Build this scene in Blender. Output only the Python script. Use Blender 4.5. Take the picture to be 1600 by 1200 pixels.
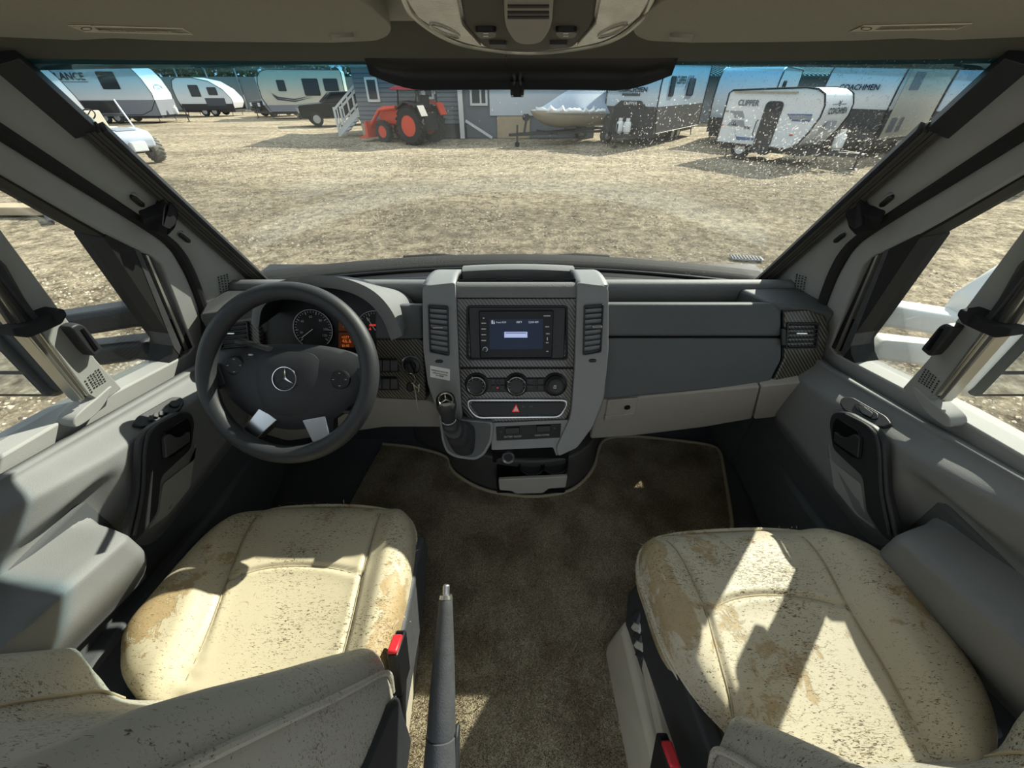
import bpy, bmesh, math, random
from mathutils import Vector, Matrix
random.seed(7)
for o in list(bpy.data.objects): bpy.data.objects.remove(o)
SC = bpy.context.scene; COL = SC.collection
# ---------------------------------------------------------------- camera, sky, sun, exposure
PITCH = math.atan(465/600.0); CP, SP = math.cos(PITCH), math.sin(PITCH)
CAM = Vector((0, 0, 1.2))
cd = bpy.data.cameras.new('camera'); cam = bpy.data.objects.new('camera', cd); COL.objects.link(cam)
cam.location = CAM; cam.rotation_euler = (math.pi/2-PITCH, 0, 0)
cd.sensor_fit = 'HORIZONTAL'; cd.sensor_width = 36; cd.lens = 600/1600*36; cd.clip_start = .01; cd.clip_end = 500
SC.camera = cam
w = bpy.data.worlds.new('sky'); SC.world = w; w.use_nodes = True
wn = w.node_tree.nodes; wl = w.node_tree.links; wn.clear()
wo = wn.new('ShaderNodeOutputWorld'); wb = wn.new('ShaderNodeBackground')
wb.inputs['Color'].default_value = (.80, .90, 1.0, 1); wb.inputs['Strength'].default_value = 1.1
wl.new(wb.outputs[0], wo.inputs[0])
SUNDIR = Vector((1.03, 1.0, 1.0)).normalized()
sd = bpy.data.lights.new('sun', 'SUN'); sd.energy = 9.2; sd.angle = .0093; sd.color = (1, .93, .80)
sun = bpy.data.objects.new('sun', sd); COL.objects.link(sun)
sun.rotation_euler = SUNDIR.to_track_quat('Z', 'Y').to_euler(); sun.location = (20, 50, 55)
SC.view_settings.view_transform = 'Standard'; SC.view_settings.look = 'None'
SC.view_settings.exposure = .24; SC.view_settings.gamma = 1; SC.view_settings.use_curve_mapping = False
try: SC.cycles.max_bounces = 10; SC.cycles.transparent_max_bounces = 24; SC.cycles.diffuse_bounces = 6
except Exception: pass
GZ = -.9                                   # ground level of the yard, the cab floor is z = 0
# ---------------------------------------------------------------- geometry helpers
V = Vector
def ray(px, py):
    xc = (px-800)/600.0; yc = (600-py)/600.0
    return V((xc, CP+yc*SP, -SP+yc*CP))
class Plane:
    def __init__(s, p, n):
        s.p = V(p); s.n = V(n).normalized()
        if s.n.dot(CAM-s.p) < 0: s.n = -s.n
    def hit(s, px, py, off=0):
        d = ray(px, py); q = s.p+s.n*off
        return CAM+d*((q-CAM).dot(s.n)/d.dot(s.n))
    def off(s, d): return Plane(s.p+s.n*d, s.n)
class Surf:                                # a modelled surface that details are laid on (right-hand side)
    def __init__(s, rows, plane):
        from mathutils.bvhtree import BVHTree
        m = len(rows[0]); vs = [p for r in rows for p in r]; fs = [(i*m+j, i*m+j+1, (i+1)*m+j+1, (i+1)*m+j) for i in range(len(rows)-1) for j in range(m-1)]
        s.b = BVHTree.FromPolygons([tuple(v) for v in vs], fs); s.pl = plane; s.n = plane.n
    def hit(s, px, py, off=0):
        d = ray(px, py).normalized(); loc, n, i, t = s.b.ray_cast(CAM, d)
        if loc is None: return s.pl.hit(px, py, off)
        return loc-d*(off/max(.3, abs(d.dot(s.n))))
def plane3(a, b, c):
    a, b, c = V(a), V(b), V(c); return Plane(a, (b-a).cross(c-a))
def planeZ(z): return Plane((0, 0, z), (0, 0, 1))
def planeY(y): return Plane((0, y, 0), (0, -1, 0))
def planeX(x): return Plane((x, 0, 0), (1, 0, 0))
def atX(px, py, x): d = ray(px, py); return CAM+d*(x/d.x)
def atY(px, py, y): d = ray(px, py); return CAM+d*(y/d.y)
def atZ(px, py, z): d = ray(px, py); return CAM+d*((z-1.2)/d.z)
def G(px, py): return atZ(px, py, GZ)
def rnd(poly, r, n=5):                     # round the corners of a 2D polygon
    out = []; m = len(poly); P = [V((p[0], p[1])) for p in poly]
    rr = r if isinstance(r, (list, tuple)) else [r]*m
    for i in range(m):
        a, b, c = P[i-1], P[i], P[(i+1) % m]
        ra = min(rr[i], (a-b).length*.49); rc = min(rr[i], (c-b).length*.49)
        if rr[i] <= 0: out.append((b.x, b.y)); continue
        s = b+(a-b).normalized()*ra; e = b+(c-b).normalized()*rc
        for k in range(n+1):
            t = k/n; q = s*(1-t)**2+b*2*t*(1-t)+e*t*t; out.append((q.x, q.y))
    return out
def rect(x0, y0, x1, y1, r=0, n=4):
    p = [(x0, y0), (x1, y0), (x1, y1), (x0, y1)]
    return rnd(p, r, n) if r else p
def circ(x, y, r, n=24, ry=None):
    ry = ry or r
    return [(x+r*math.cos(2*math.pi*i/n), y+ry*math.sin(2*math.pi*i/n)) for i in range(n)]
def cr(pts, n=6, closed=False):            # Catmull-Rom through points
    P = [V(p) for p in pts]; out = []; m = len(P)
    rng = range(m if closed else m-1)
    for i in rng:
        p0 = P[i-1] if (closed or i > 0) else P[0]*2-P[1]
        p1 = P[i]; p2 = P[(i+1) % m]
        p3 = P[(i+2) % m] if (closed or i+2 < m) else P[-1]*2-P[-2]
        for k in range(n):
            t = k/n
            out.append(.5*((2*p1)+(p2-p0)*t+(2*p0-5*p1+4*p2-p3)*t*t+(3*p1-p0-3*p2+p3)*t**3))
    if not closed: out.append(P[-1].copy())
    return out
def link(name, me, mat, parent=None):
    o = bpy.data.objects.new(name, me); COL.objects.link(o)
    if mat: me.materials.append(mat)
    if parent is not None:
        o.parent = parent
        if not parent.get('_local'): o.matrix_parent_inverse = Matrix.Translation(-parent_loc(parent))
    return o
LOCS = {}
def parent_loc(p):
    return LOCS.get(p.name, V((0, 0, 0)))
def mk(name, verts, faces, mat, parent=None, smooth=35, bevel=0, segs=2, solid=0, sub=0, off=-1):
    me = bpy.data.meshes.new(name); me.from_pydata([tuple(v) for v in verts], [], faces)
    bm = bmesh.new(); bm.from_mesh(me); bmesh.ops.remove_doubles(bm, verts=bm.verts, dist=1e-6)
    bmesh.ops.recalc_face_normals(bm, faces=bm.faces); bm.to_mesh(me); bm.free()
    if smooth:
        for p in me.polygons: p.use_smooth = True
        me.set_sharp_from_angle(angle=math.radians(smooth))
    o = link(name, me, mat, parent)
    if sub:
        m = o.modifiers.new('s', 'SUBSURF'); m.levels = sub; m.render_levels = sub
    if solid:
        m = o.modifiers.new('t', 'SOLIDIFY'); m.thickness = solid; m.offset = off
    if bevel:
        m = o.modifiers.new('b', 'BEVEL'); m.width = bevel; m.segments = segs; m.limit_method = 'ANGLE'; m.angle_limit = math.radians(38)
        m.harden_normals = False
    return o
def prism_vf(pts, d):
    n = len(pts); P = [V(p) for p in pts]; d = V(d)
    vs = P+[p+d for p in P]
    fs = [tuple(range(n)), tuple(range(2*n-1, n-1, -1))]+[(i, (i+1) % n, n+(i+1) % n, n+i) for i in range(n)]
    return vs, fs
def prism(name, pts, d, mat, parent=None, **k):
    vs, fs = prism_vf(pts, d); return mk(name, vs, fs, mat, parent, **k)
def mir(vs, s): return [V((v[0]*s, v[1], v[2])) for v in vs]
def slab(name, poly, plane, front, back, mat, parent=None, s=1, **k):
    P = [plane.hit(x, y, front) for x, y in poly]
    vs, fs = prism_vf(P, -plane.n*(front+back)); return mk(name, mir(vs, s), fs, mat, parent, **k)
def ring(name, outer, inner, plane, front, back, mat, parent=None, s=1, **k):   # same count of points
    n = len(outer); nn = plane.n*(front+back)
    o = [plane.hit(x, y, front) for x, y in outer]; i_ = [plane.hit(x, y, front) for x, y in inner]
    vs = o+i_+[p-nn for p in o]+[p-nn for p in i_]; fs = []
    for a in range(n):
        b = (a+1) % n
        fs += [(a, b, n+b, n+a), (2*n+a, 2*n+b, 3*n+b, 3*n+a), (a, b, 2*n+b, 2*n+a), (n+a, n+b, 3*n+b, 3*n+a)]
    return mk(name, mir(vs, s), fs, mat, parent, **k)
def grid(name, rows, mat, parent=None, s=1, closed=False, cap=False, **k):
    m = len(rows[0]); vs = [p for r in rows for p in r]; fs = []
    for i in range(len(rows)-1):
        for j in range(m if closed else m-1):
            j2 = (j+1) % m; fs.append((i*m+j, i*m+j2, (i+1)*m+j2, (i+1)*m+j))
    if cap:
        fs.append(tuple(range(m))); fs.append(tuple(range((len(rows)-1)*m, len(rows)*m)))
    return mk(name, mir(vs, s), fs, mat, parent, **k)
def tube_vf(path, rad, n=12, flat=1.0, up=None):
    P = [V(p) for p in path]; R = rad if isinstance(rad, (list, tuple)) else [rad]*len(P)
    rows = []
    t0 = (P[1]-P[0]).normalized(); a = up and V(up) or (V((0, 0, 1)) if abs(t0.z) < .9 else V((1, 0, 0)))
    for i, p in enumerate(P):
        t = (P[min(i+1, len(P)-1)]-P[max(i-1, 0)]).normalized()
        a = (a-t*a.dot(t)).normalized(); b = t.cross(a)
        rows.append([p+(a*math.cos(2*math.pi*j/n)*flat+b*math.sin(2*math.pi*j/n))*R[i] for j in range(n)])
    vs = [v for r in rows for v in r]; fs = []
    for i in range(len(P)-1):
        for j in range(n):
            fs.append((i*n+j, i*n+(j+1) % n, (i+1)*n+(j+1) % n, (i+1)*n+j))
    fs.append(tuple(range(n))); fs.append(tuple(range((len(P)-1)*n, len(P)*n)))
    return vs, fs
def tube(name, path, rad, mat, parent=None, n=12, s=1, flat=1.0, up=None, **k):
    vs, fs = tube_vf(path, rad, n, flat, up); return mk(name, mir(vs, s), fs, mat, parent, **k)
def frame_of(n, upv=(0, 0, 1)):
    n = V(n).normalized(); u = V(upv).cross(n)
    if u.length < 1e-4: u = V((1, 0, 0))
    u.normalize(); return u, n.cross(u), n
def lathe(name, c, axis, prof, mat, parent=None, n=32, s=1, upv=(0, 0, 1), **k):   # prof: (radius, height along axis)
    u, v, a = frame_of(axis, upv); c = V(c)
    rows = [[c+a*h+(u*math.cos(2*math.pi*j/n)+v*math.sin(2*math.pi*j/n))*max(r, 1e-5) for j in range(n)] for r, h in prof]
    if prof[0][0] > 1e-4 and prof[-1][0] > 1e-4: return grid(name, rows+[rows[0]], mat, parent, s, closed=True, **k)   # a ring
    return grid(name, rows, mat, parent, s, closed=True, cap=True, **k)
def box_vf(a, b):
    x0, y0, z0 = a; x1, y1, z1 = b
    vs = [(x, y, z) for x in (x0, x1) for y in (y0, y1) for z in (z0, z1)]
    return vs, [(0, 1, 3, 2), (4, 6, 7, 5), (0, 4, 5, 1), (2, 3, 7, 6), (0, 2, 6, 4), (1, 5, 7, 3)]
def box(name, a, b, mat, parent=None, **k):
    vs, fs = box_vf(a, b); return mk(name, vs, fs, mat, parent, **k)
def bar(name, a, b, w, h, mat, parent=None, up=(0, 0, 1), s=1, **k):  # beam between two points
    a, b = V(a), V(b); t = (b-a).normalized(); u = t.cross(V(up))
    if u.length < 1e-4: u = V((1, 0, 0))
    u.normalize(); q = u.cross(t).normalized()
    vs = [p+u*i*w/2+q*j*h/2 for p in (a, b) for i, j in ((-1, -1), (1, -1), (1, 1), (-1, 1))]
    return mk(name, mir(vs, s), [(0, 1, 2, 3), (4, 5, 6, 7), (0, 1, 5, 4), (1, 2, 6, 5), (2, 3, 7, 6), (3, 0, 4, 7)], mat, parent, **k)
def join_vf(parts):
    vs, fs = [], []
    for v, f in parts:
        o = len(vs); vs += list(v); fs += [tuple(i+o for i in q) for q in f]
    return vs, fs
def dome(name, outline, centre, n, h, mat, parent=None, rings=8, pw=2.2, back=.02, **k):  # outline 3D; swells by h along n
    n = V(n).normalized(); c = V(centre); rows = []
    rows.append([p-n*back for p in outline])
    for r in range(rings+1):
        f = 1-r/rings*.985
        rows.append([c+(p-c)*f+n*h*(1-f**pw) for p in outline])
    return grid(name, rows, mat, parent, closed=True, cap=True, **k)
def empty(name, loc, label=None, cat=None, group=None, kind=None):
    o = bpy.data.objects.new(name, None); COL.objects.link(o); o.location = loc; o.empty_display_size = .1
    LOCS[o.name] = V(loc)
    return tag(o, label, cat, group, kind)
def tag(o, label=None, cat=None, group=None, kind=None):
    if label: o['label'] = label
    if cat: o['category'] = cat
    if group: o['group'] = group
    if kind: o['kind'] = kind
    return o
def text_mesh(s, extrude=.0):
    c = bpy.data.curves.new('txt', 'FONT'); c.body = s; c.align_x = 'LEFT'; c.resolution_u = 3; c.extrude = extrude
    o = bpy.data.objects.new('txt', c); COL.objects.link(o)
    dg = bpy.context.evaluated_depsgraph_get(); me = bpy.data.meshes.new_from_object(o.evaluated_get(dg))
    vs = [v.co.copy() for v in me.vertices]; fs = [tuple(p.vertices) for p in me.polygons]
    bpy.data.objects.remove(o); bpy.data.curves.remove(c); bpy.data.meshes.remove(me)
    return vs, fs
def text_uv(name, s, o, u, v, n, width, mat, parent=None, hs=1.0, bold=0, th=.0006):
    vs, fs = text_mesh(s)
    x0 = min(p.x for p in vs); x1 = max(p.x for p in vs); k = width/(x1-x0)
    o, u, v, n = V(o), V(u).normalized(), V(v).normalized(), V(n).normalized()
    W = [o+u*(p.x-x0)*k+v*p.y*k*hs+n*th for p in vs]; parts = [(W, fs)]
    if bold:
        for dx, dy in ((bold, 0), (-bold, 0), (0, bold), (0, -bold)):
            parts.append(([q+u*dx+v*dy for q in W], fs))
    vs, fs = join_vf(parts)
    me = bpy.data.meshes.new(name); me.from_pydata([tuple(q) for q in vs], [], fs)
    return link(name, me, mat, parent)
def text_px(name, s, p0, p1, plane, mat, parent=None, hs=1.0, off=.0, bold=0):   # baseline between two image points on a plane
    a = plane.hit(p0[0], p0[1], off); b = plane.hit(p1[0], p1[1], off); u = (b-a).normalized(); v = plane.n.cross(u)
    return text_uv(name, s, a, u, v, plane.n, (b-a).length, mat, parent, hs, bold)
# ---------------------------------------------------------------- materials
def nodes(name):
    m = bpy.data.materials.new(name); m.use_nodes = True; t = m.node_tree
    return m, t.nodes, t.links, t.nodes['Principled BSDF']
def rgba(c): return (c[0], c[1], c[2], 1)
def srgb(r, g, b):
    f = lambda c: (c/255/12.92) if c/255 <= .04045 else ((c/255+.055)/1.055)**2.4
    return (f(r), f(g), f(b))
def mat(name, col, rough=.6, metal=0, bump=0, bscale=600, var=.08, vscale=25, spec=.4, emit=None, coat=0):
    m, N, L, B = nodes(name)
    B.inputs['Roughness'].default_value = rough; B.inputs['Metallic'].default_value = metal
    B.inputs['Specular IOR Level'].default_value = spec; B.inputs['Coat Weight'].default_value = coat
    tc = N.new('ShaderNodeTexCoord')
    nz = N.new('ShaderNodeTexNoise'); nz.inputs['Scale'].default_value = vscale; nz.inputs['Detail'].default_value = 6
    L.new(tc.outputs['Object'], nz.inputs['Vector'])
    r = N.new('ShaderNodeMix'); r.data_type = 'RGBA'
    r.inputs[6].default_value = rgba([c*(1-var) for c in col]); r.inputs[7].default_value = rgba([min(1, c*(1+var)) for c in col])
    L.new(nz.outputs['Fac'], r.inputs[0]); L.new(r.outputs[2], B.inputs['Base Color'])
    if bump:
        n2 = N.new('ShaderNodeTexNoise'); n2.inputs['Scale'].default_value = bscale; n2.inputs['Detail'].default_value = 3
        L.new(tc.outputs['Object'], n2.inputs['Vector'])
        b = N.new('ShaderNodeBump'); b.inputs['Strength'].default_value = bump; b.inputs['Distance'].default_value = .002
        L.new(n2.outputs['Fac'], b.inputs['Height']); L.new(b.outputs[0], B.inputs['Normal'])
    if emit:
        B.inputs['Emission Color'].default_value = rgba(emit[:3]); B.inputs['Emission Strength'].default_value = emit[3]
    return m
M = {}
M['grey'] = mat('grey_plastic', (.175, .18, .18), .62, bump=.25, bscale=700)
M['lightgrey'] = mat('light_grey_plastic', (.29, .292, .282), .65, bump=.2, bscale=700)
M['pillar'] = mat('pillar_trim', (.27, .275, .26), .7, bump=.12, bscale=700)
M['dash'] = mat('dashboard_plastic', (.085, .091, .095), .6, bump=.35, bscale=520)
M['dashtop'] = mat('dashboard_top_plastic', (.17, .175, .178), .6, bump=.4, bscale=520)
M['console'] = mat('console_plastic', (.058, .056, .050), .6, bump=.3, bscale=520)
M['silver'] = mat('silver_grey_plastic', (.21, .218, .222), .45, bump=.1, bscale=800)
M['lower'] = mat('lower_dash_plastic', (.33, .31, .275), .7, bump=.2, bscale=700)
M['dark'] = mat('dark_plastic', (.022, .024, .027), .5, bump=.2, bscale=600)
M['black'] = mat('black_plastic', (.008, .008, .009), .42)
M['gloss'] = mat('gloss_black', (.005, .005, .006), .28, spec=.2)
M['rubber'] = mat('black_rubber', (.012, .012, .012), .75)
M['doorlow'] = mat('lower_door_plastic', (.07, .076, .08), .7, bump=.25, bscale=600)
M['headliner'] = mat('headliner_trim', (.10, .096, .075), .8, bump=.15, bscale=500)
M['cloth'] = mat('visor_cloth', (.34, .325, .27), .9, bump=.5, bscale=900, var=.14, vscale=400)
M['ceiling'] = mat('ceiling_cloth', (.42, .40, .34), .95, bump=.6, bscale=700, var=.14, vscale=500)
M['wheel'] = mat('steering_leather', (.03, .033, .036), .48, bump=.25, bscale=900)
M['hub'] = mat('airbag_plastic', (.03, .032, .037), .55, bump=.3, bscale=700)
M['alu'] = mat('brushed_aluminium', (.62, .64, .66), .28, metal=1)
M['chrome'] = mat('chrome', (.8, .8, .8), .12, metal=1)
M['satin'] = mat('satin_metal', (.45, .46, .48), .4, metal=.9)
M['rail'] = mat('aluminium_rail', (.45, .44, .40), .3, metal=.85)
M['white'] = mat('white_print', (.8, .8, .78), .6, var=.02)
M['ink'] = mat('dark_print', (.02, .02, .02), .7, var=.02)
M['paper'] = mat('white_label', (.72, .72, .70), .6, var=.04)
M['cream'] = mat('cream_print', (.62, .58, .46), .7, var=.05)
M['velcro'] = mat('strap_webbing', (.014, .014, .016), .9, bump=.6, bscale=1200)
M['pleat'] = mat('pleated_blind', (.055, .052, .045), .7, var=.2)
M['red'] = mat('red_plastic', (.55, .02, .03), .4)
M['beige'] = mat('beige_vinyl', (.42, .38, .30), .65, var=.2, vscale=14)
M['basegrey'] = mat('worn_dark_grey', (.06, .062, .066), .6, var=.3, vscale=60, bump=.3, bscale=300)
M['binding'] = mat('carpet_binding', (.36, .31, .21), .85)
M['lens'] = mat('lamp_lens', (.50, .49, .44), .22, var=.18, vscale=60, bump=.5, bscale=380, coat=.6)
M['lcd'] = mat('amber_display', (.02, .006, .002), .3, emit=(.9, .22, .05, .03))
M['amber'] = mat('amber_digits', (.3, .08, .02), .4, emit=(1, .25, .05, .35))
M['redlit'] = mat('red_warning_light', (.4, .02, .02), .4, emit=(1, .05, .03, .35))
M['dialmark'] = mat('dial_marks', (.55, .55, .55), .5)
M['screen'] = mat('lit_screen', (.004, .006, .012), .3, emit=(.05, .08, .16, .14), var=.02, spec=.15)
M['screenbox'] = mat('screen_message', (.1, .12, .2), .3, emit=(.32, .38, .62, .9), var=.02)
M['screentext'] = mat('screen_text', (.2, .2, .2), .3, emit=(.7, .75, .85, .5), var=.02)
def carbon():
    m, N, L, B = nodes('carbon_weave_film')
    tc = N.new('ShaderNodeTexCoord'); mp = N.new('ShaderNodeMapping'); mp.inputs['Rotation'].default_value = (0, math.radians(40), 0)
    wv = N.new('ShaderNodeTexWave'); wv.inputs['Scale'].default_value = 46; wv.inputs['Distortion'].default_value = .6; wv.inputs['Detail'].default_value = 1
    wv.bands_direction = 'X'
    L.new(tc.outputs['Object'], mp.inputs[0]); L.new(mp.outputs[0], wv.inputs['Vector'])
    r = N.new('ShaderNodeValToRGB'); r.color_ramp.elements[0].color = (.012, .011, .009, 1); r.color_ramp.elements[1].color = (.12, .108, .085, 1)
    r.color_ramp.elements[0].position = .3; r.color_ramp.elements[1].position = .8
    L.new(wv.outputs['Fac'], r.inputs[0]); L.new(r.outputs[0], B.inputs['Base Color'])
    b = N.new('ShaderNodeBump'); b.inputs['Strength'].default_value = .3; b.inputs['Distance'].default_value = .001
    L.new(wv.outputs['Fac'], b.inputs['Height']); L.new(b.outputs[0], B.inputs['Normal'])
    B.inputs['Roughness'].default_value = .3; B.inputs['Coat Weight'].default_value = .3
    return m
M['carbon'] = carbon()
def leather(name, base, worn, seed, wornlo=.55, crackdir=(1, 3.2, 3.2)):
    m, N, L, B = nodes(name); tc = N.new('ShaderNodeTexCoord')
    mp = N.new('ShaderNodeMapping'); mp.inputs['Location'].default_value = (seed, seed*.7, 0)
    L.new(tc.outputs['Object'], mp.inputs[0])
    def noise(sc, det=5, rough=.55, vec=None, dist=0):
        n = N.new('ShaderNodeTexNoise'); n.inputs['Scale'].default_value = sc; n.inputs['Detail'].default_value = det
        n.inputs['Roughness'].default_value = rough; n.inputs['Distortion'].default_value = dist
        L.new(vec or mp.outputs[0], n.inputs['Vector']); return n.outputs['Fac']
    def ramp(f, a, b, ca=0, cb=1):
        r = N.new('ShaderNodeMapRange'); r.inputs[1].default_value = a; r.inputs[2].default_value = b
        r.inputs[3].default_value = ca; r.inputs[4].default_value = cb; L.new(f, r.inputs[0]); return r.outputs[0]
    def math2(op, a, b):
        x = N.new('ShaderNodeMath'); x.operation = op; x.use_clamp = True
        for i, q in enumerate((a, b)):
            if hasattr(q, 'node'): L.new(q, x.inputs[i])
            else: x.inputs[i].default_value = q
        return x.outputs[0]
    def mix(f, a, b):
        x = N.new('ShaderNodeMix'); x.data_type = 'RGBA'
        if hasattr(f, 'node'): L.new(f, x.inputs[0])
        else: x.inputs[0].default_value = f
        for i, q in ((6, a), (7, b)):
            if hasattr(q, 'node'): L.new(q, x.inputs[i])
            else: x.inputs[i].default_value = rgba(q)
        return x.outputs[2]
    at = N.new('ShaderNodeAttribute'); at.attribute_name = 'wear'
    big = noise(7, 8, .62); big2 = noise(26, 8, .7, dist=.8)
    w0 = math2('ADD', math2('MULTIPLY', big, .55), math2('MULTIPLY', big2, .45))
    w1 = math2('ADD', w0, math2('MULTIPLY', at.outputs['Fac'], .22))
    wornf = ramp(w1, wornlo, wornlo+.035)
    # short torn flakes, elongated crosswise
    mp2 = N.new('ShaderNodeMapping'); mp2.inputs['Scale'].default_value = (1, 3.6, 2.2); mp2.inputs['Location'].default_value = (seed*2, 0, 0)
    L.new(tc.outputs['Object'], mp2.inputs[0])
    fl = noise(115, 4, .6, mp2.outputs[0], 1.4); zone = noise(8, 3, .6)
    fsum = math2('ADD', fl, math2('MULTIPLY', zone, .36))
    flake = ramp(fsum, .765, .79)
    edge = ramp(fsum, .81, .835)
    tint = mix(noise(4, 4), [c*.86 for c in base], base)
    c1 = mix(math2('MULTIPLY', wornf, .85), tint, mix(noise(60, 6, .7), [c*.75 for c in worn], [min(1, c*1.25) for c in worn]))
    c2 = mix(math2('MULTIPLY', flake, .8), c1, [worn[0]*.62, worn[1]*.6, worn[2]*.55])
    c3 = mix(math2('MULTIPLY', edge, .9), c2, (.05, .042, .03))
    L.new(c3, B.inputs['Base Color']); B.inputs['Roughness'].default_value = .5; B.inputs['Specular IOR Level'].default_value = .35
    hh = math2('SUBTRACT', math2('SUBTRACT', math2('MULTIPLY', noise(330, 3), .35), math2('MULTIPLY', wornf, .25)), math2('MULTIPLY', flake, .4))
    x = N.new('ShaderNodeMath'); x.operation = 'ADD'; L.new(hh, x.inputs[0]); x.inputs[1].default_value = 1.0
    b = N.new('ShaderNodeBump'); b.inputs['Strength'].default_value = .5; b.inputs['Distance'].default_value = .0012
    nn = N.new('ShaderNodeMath'); nn.operation = 'MULTIPLY'; nn.inputs[1].default_value = -1.0
    s1 = N.new('ShaderNodeMath'); s1.operation = 'ADD'; L.new(wornf, s1.inputs[0]); L.new(flake, s1.inputs[1]); L.new(s1.outputs[0], nn.inputs[0])
    s2 = N.new('ShaderNodeMath'); s2.operation = 'ADD'; L.new(nn.outputs[0], s2.inputs[0]); L.new(math2('MULTIPLY', noise(420, 2), .25), s2.inputs[1])
    L.new(s2.outputs[0], b.inputs['Height']); L.new(b.outputs[0], B.inputs['Normal'])
    return m
M['leather1'] = leather('cracked_cream_leather', (.56, .495, .345), (.37, .26, .125), 3.1, .575)
M['leather2'] = leather('peeling_cream_leather', (.53, .48, .36), (.36, .265, .135), 11.7, .55)
M['leatherback'] = leather('cracked_grey_cream_leather', (.42, .40, .34), (.30, .235, .14), 21.3, .70)
def carpetmat():
    m, N, L, B = nodes('carpet_pile'); tc = N.new('ShaderNodeTexCoord')
    a = N.new('ShaderNodeTexNoise'); a.inputs['Scale'].default_value = 420; a.inputs['Detail'].default_value = 3
    b = N.new('ShaderNodeTexNoise'); b.inputs['Scale'].default_value = 9; b.inputs['Detail'].default_value = 6
    L.new(tc.outputs['Object'], a.inputs[0]); L.new(tc.outputs['Object'], b.inputs[0])
    r = N.new('ShaderNodeValToRGB'); e = r.color_ramp.elements; e[0].position = .3; e[1].position = .72
    e[0].color = (.14, .118, .078, 1); e[1].color = (.60, .515, .355, 1); L.new(a.outputs[0], r.inputs[0])
    r2 = N.new('ShaderNodeValToRGB'); e = r2.color_ramp.elements; e[0].position = .36; e[1].position = .58
    e[0].color = (.62, .58, .55, 1); e[1].color = (1, 1, 1, 1); L.new(b.outputs[0], r2.inputs[0])
    x = N.new('ShaderNodeMix'); x.data_type = 'RGBA'; x.blend_type = 'MULTIPLY'; x.inputs[0].default_value = 1
    L.new(r.outputs[0], x.inputs[6]); L.new(r2.outputs[0], x.inputs[7]); L.new(x.outputs[2], B.inputs['Base Color'])
    B.inputs['Roughness'].default_value = 1; B.inputs['Specular IOR Level'].default_value = .1
    bp = N.new('ShaderNodeBump'); bp.inputs['Strength'].default_value = 1; bp.inputs['Distance'].default_value = .006
    L.new(a.outputs[0], bp.inputs['Height']); L.new(bp.outputs[0], B.inputs['Normal'])
    return m
M['carpet'] = carpetmat()
def gravelmat():
    m, N, L, B = nodes('sandy_gravel'); tc = N.new('ShaderNodeTexCoord')
    def noise(sc, det, rg=.6, scale=None):
        n = N.new('ShaderNodeTexNoise'); n.inputs['Scale'].default_value = sc; n.inputs['Detail'].default_value = det; n.inputs['Roughness'].default_value = rg
        if scale:
            mp = N.new('ShaderNodeMapping'); mp.inputs['Scale'].default_value = scale; L.new(tc.outputs['Object'], mp.inputs[0]); L.new(mp.outputs[0], n.inputs[0])
        else: L.new(tc.outputs['Object'], n.inputs[0])
        return n.outputs[0]
    vo = N.new('ShaderNodeTexVoronoi'); vo.inputs['Scale'].default_value = 22; L.new(tc.outputs['Object'], vo.inputs['Vector'])
    r = N.new('ShaderNodeValToRGB'); e = r.color_ramp.elements; e[0].position = .40; e[1].position = .62
    e[0].color = (.17, .14, .10, 1); e[1].color = (.78, .67, .50, 1); L.new(noise(5.0, 14, .82), r.inputs[0])
    r2 = N.new('ShaderNodeValToRGB'); e = r2.color_ramp.elements; e[0].position = .38; e[1].position = .62
    e[0].color = (.66, .64, .62, 1); e[1].color = (1.08, 1.06, 1.02, 1); L.new(noise(.45, 6, .6, (.55, 1.5, 1)), r2.inputs[0])
    x = N.new('ShaderNodeMix'); x.data_type = 'RGBA'; x.blend_type = 'MULTIPLY'; x.inputs[0].default_value = 1
    L.new(r.outputs[0], x.inputs[6]); L.new(r2.outputs[0], x.inputs[7])
    y = N.new('ShaderNodeMix'); y.data_type = 'RGBA'; y.blend_type = 'MULTIPLY'; y.inputs[0].default_value = .55
    r3 = N.new('ShaderNodeValToRGB'); e = r3.color_ramp.elements; e[0].position = .15; e[1].position = .6; e[0].color = (1.15, 1.13, 1.08, 1); e[1].color = (.45, .43, .4, 1)
    L.new(vo.outputs['Distance'], r3.inputs[0]); L.new(x.outputs[2], y.inputs[6]); L.new(r3.outputs[0], y.inputs[7])
    L.new(y.outputs[2], B.inputs['Base Color']); B.inputs['Roughness'].default_value = .95; B.inputs['Specular IOR Level'].default_value = .1
    bp = N.new('ShaderNodeBump'); bp.inputs['Strength'].default_value = .9; bp.inputs['Distance'].default_value = .05
    L.new(noise(7.5, 10, .8), bp.inputs['Height']); L.new(bp.outputs[0], B.inputs['Normal'])
    return m
M['gravel'] = gravelmat()
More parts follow.
